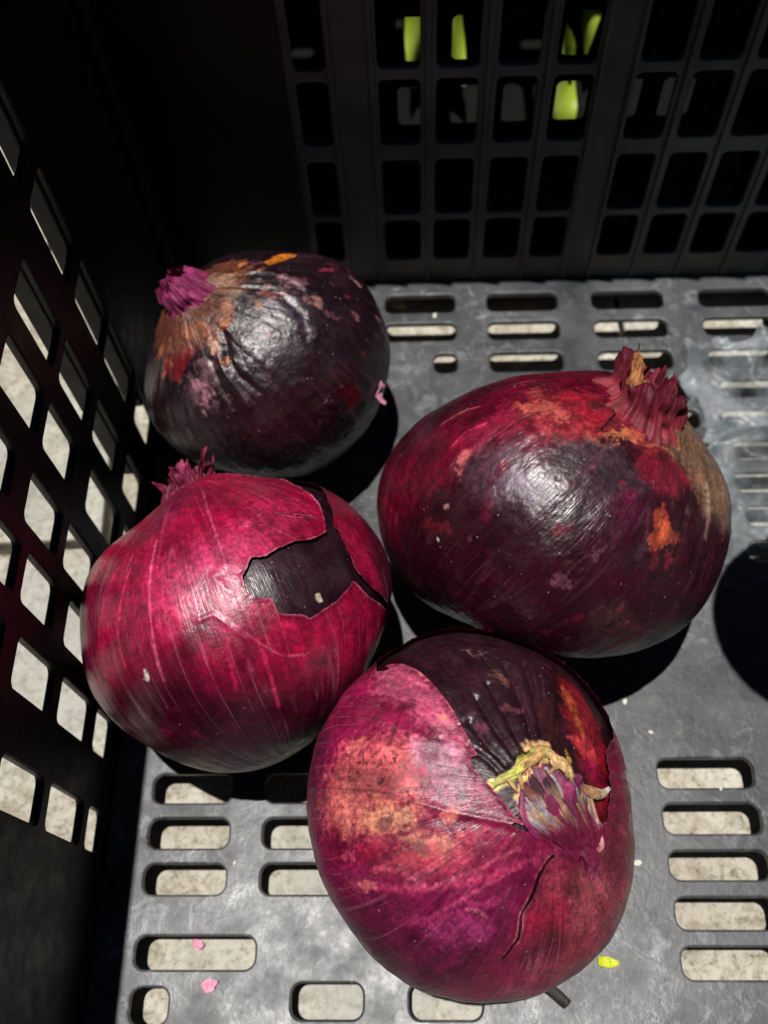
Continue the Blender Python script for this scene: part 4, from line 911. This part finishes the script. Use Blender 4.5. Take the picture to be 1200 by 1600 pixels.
flake("onion_skin_scrap", (-.0719, .0079, .0003), .0026, .0021, .0012, M["pink"], "pink flake of onion skin on the crate floor, below the long slot", "flake", 20, 1)
flake("onion_skin_scrap", (-.0797, .0216, ZG + .0004), .0022, .0016, .0010, M["pink"], "tiny pink flake caught at the far edge of the long floor slot", "flake", -30, 2)
flake("leaf_scrap", (.0629, .0108, .0003), .0038, .0017, .0016, M["lime"], "yellow green scrap of leaf on the floor beside the nearest onion", "leaf scrap", -8, 3)
flake("dry_skin_scrap", (.0005, .3155, ZG + .0005), .011, .008, .003, M["tan"], "pale triangular dry scrap seen down through a rear floor slot", "scrap", 170, 4, tri=True)
flake("straw_scrap", (-.216, .352, ZG + .0005), .022, .010, .006, M["brown"], "brown dry straw scrap on the paving outside the lattice wall", "scrap", 60, 5)
rng = random.Random(9)
for k, (u, v, lb) in enumerate([(.082, .100, "pale crumb on the floor nearest the shadow under the largest onion"),
        (.090, .088, "pale crumb on the floor just above the first right hand slot"),
        (.112, .0665, "pale crumb on the bar between the first and second right hand slots"),
        (.078, .042, "pale crumb between the nearest onion and the third right hand slot"),
        (-.012, .306, "pale crumb on the floor at the foot of the back wall"),
        (-.065, .047, "pale crumb between the two columns of slots at the front left"),
        (.020, .289, "pale crumb on the bar between the two rearmost rows of slots")]):
    sz = rng.uniform(.0005, .0011)
    flake("crumb", (u, v, .0002), sz * 1.5, sz, sz * .5, M["crumb"], lb, "crumb", rng.uniform(0, 180), 20 + k, "crumbs on the crate floor", .0004)

def glint_film_sheet(P, sx, sy, amp, seed, label, n=110, rz=0):
    a, b = np.meshgrid(np.linspace(-1, 1, n), np.linspace(-1, 1, n), indexing='ij')
    Q = np.stack([a * sx, b * sy, 0 * a], -1).reshape(-1, 3)
    Q[:, :2] += .12 * min(sx, sy) * np.stack([fbm(Q / sx * 2, seed, 3), fbm(Q / sx * 2 + 7, seed, 3)], -1)
    z = 1 - np.abs(fbm(Q * 42 * np.array([.6, 1.3, 1]), seed, 3)) * 2.2; z2 = 1 - np.abs(fbm(Q * 120, seed + 4, 2)) * 2
    Q[:, 2] = amp * (np.clip(z, 0, 1) ** 2 + .25 * z2); Q[:, 2] -= np.percentile(Q[:, 2], 4); Q[:, 2] = np.maximum(Q[:, 2], 0) + .0004
    e_ = 1 - np.maximum(np.abs(a), np.abs(b)).ravel() ** 1.0 - .22 * (.5 + fbm(Q * 55, seed + 8, 4, .6)) ; F = grid_faces(n, n)
    Fk, ni, nj, t = clip_faces(np.concatenate([F[:, [0, 1, 2]], F[:, [0, 2, 3]]]), e_)
    Q = np.concatenate([Q, Q[ni] + (Q[nj] - Q[ni]) * t[:, None]])
    o = link("glint_film", mesh_np("glint_film", Q, [Fk]), M["film"]); o.location = P; o.rotation_euler = (0, 0, R(rz)); return tag(o, label, "glint film")

glint_film_sheet((.181, .206, 0), .056, .070, .009, 3, "crumpled clear film added for the floor glints right of the largest onion")  # sheet added to stand in for wet-looking glints on the floor

def skin_flake(on, root, pth, sx, sy, h, mat, rz, seed):
    d = on.pt(*pth); o = flake("skin_flake", (0, 0, 0), sx, sy, h, mat, None, None, 0, seed)
    p = d * (on.rad(d[None])[0] + .0004); o.parent = root
    q = Vector(d).to_track_quat('Z', 'Y'); o.rotation_euler = (q.to_matrix() @ Matrix.Rotation(R(rz), 3, 'Z')).to_euler(); o.location = (p[0], p[1], on.C[2] + p[2]); return o
ROOT = {k: [o for o in COL.objects if o.get("category") == "onion"][i] for i, k in enumerate(("left", "right", "front", "back"))}
skin_flake(ON["back"], ROOT["back"], SPLIT["back"][2][0][1][1], .0048, .0024, .0028, M["pink"], 60, 31)

# dark bit of root by the nearest onion
def stick(P0, P1, r0, r1, label):
    P0, P1 = np.array(P0), np.array(P1); t = np.linspace(0, 1, 12); tn = unit(P1 - P0); s1 = unit(np.cross(tn, [0, 0, 1])); s2 = np.cross(s1, tn)
    p = np.linspace(0, 2 * np.pi, 13); V = []
    for k in t:
        c = P0 + (P1 - P0) * k + .0008 * s1 * math.sin(5 * k); r = r0 + (r1 - r0) * k
        V += [c + r * (1 + .15 * math.sin(3 * q + 9 * k)) * (math.cos(q) * s1 + math.sin(q) * s2) for q in p]
    V = np.array(V); n = len(V); V = np.vstack([V, P0, P1])
    caps = np.array([(n, i + 1, i) for i in range(12)] + [(n + 1, n - 13 + i, n - 13 + i + 1) for i in range(12)])
    return tag(link("root_bit", mesh_np("root_bit", V, [grid_faces(12, 13), caps]), M["root"]), label, "root")
stick((.034, .012, .0045), (.0475, -.002, .0022), .0020, .0018, "short dark root bit sticking out under the nearest onion")

# unseen board added over the right rim so its rounded end shades the floor
P = rrect(-.30, .30, -.039, .039, .0385, 10)
cu_ = bpy.data.curves.new("shade_board", 'CURVE'); cu_.dimensions = '2D'; cu_.fill_mode = 'BOTH'; cu_.extrude = .005; cu_.bevel_depth = .001; cu_.offset = -.001
sp = cu_.splines.new('POLY'); sp.points.add(len(P) - 1); sp.use_cyclic_u = True
for q, p in zip(sp.points, P): q.co = (p[0], p[1], 0, 1)
tmp = bpy.data.objects.new("board_curve", cu_); COL.objects.link(tmp)
me = bpy.data.meshes.new_from_object(tmp.evaluated_get(bpy.context.evaluated_depsgraph_get())); bpy.data.objects.remove(tmp)
bd = link("shade_board", me, M["wood"]); bd.location = (.109 + .30, .113, .2467); bd.rotation_euler = (0, 0, R(-4))
tag(bd, "unseen wooden board added across the right rim of the crate to shade the floor", "board")
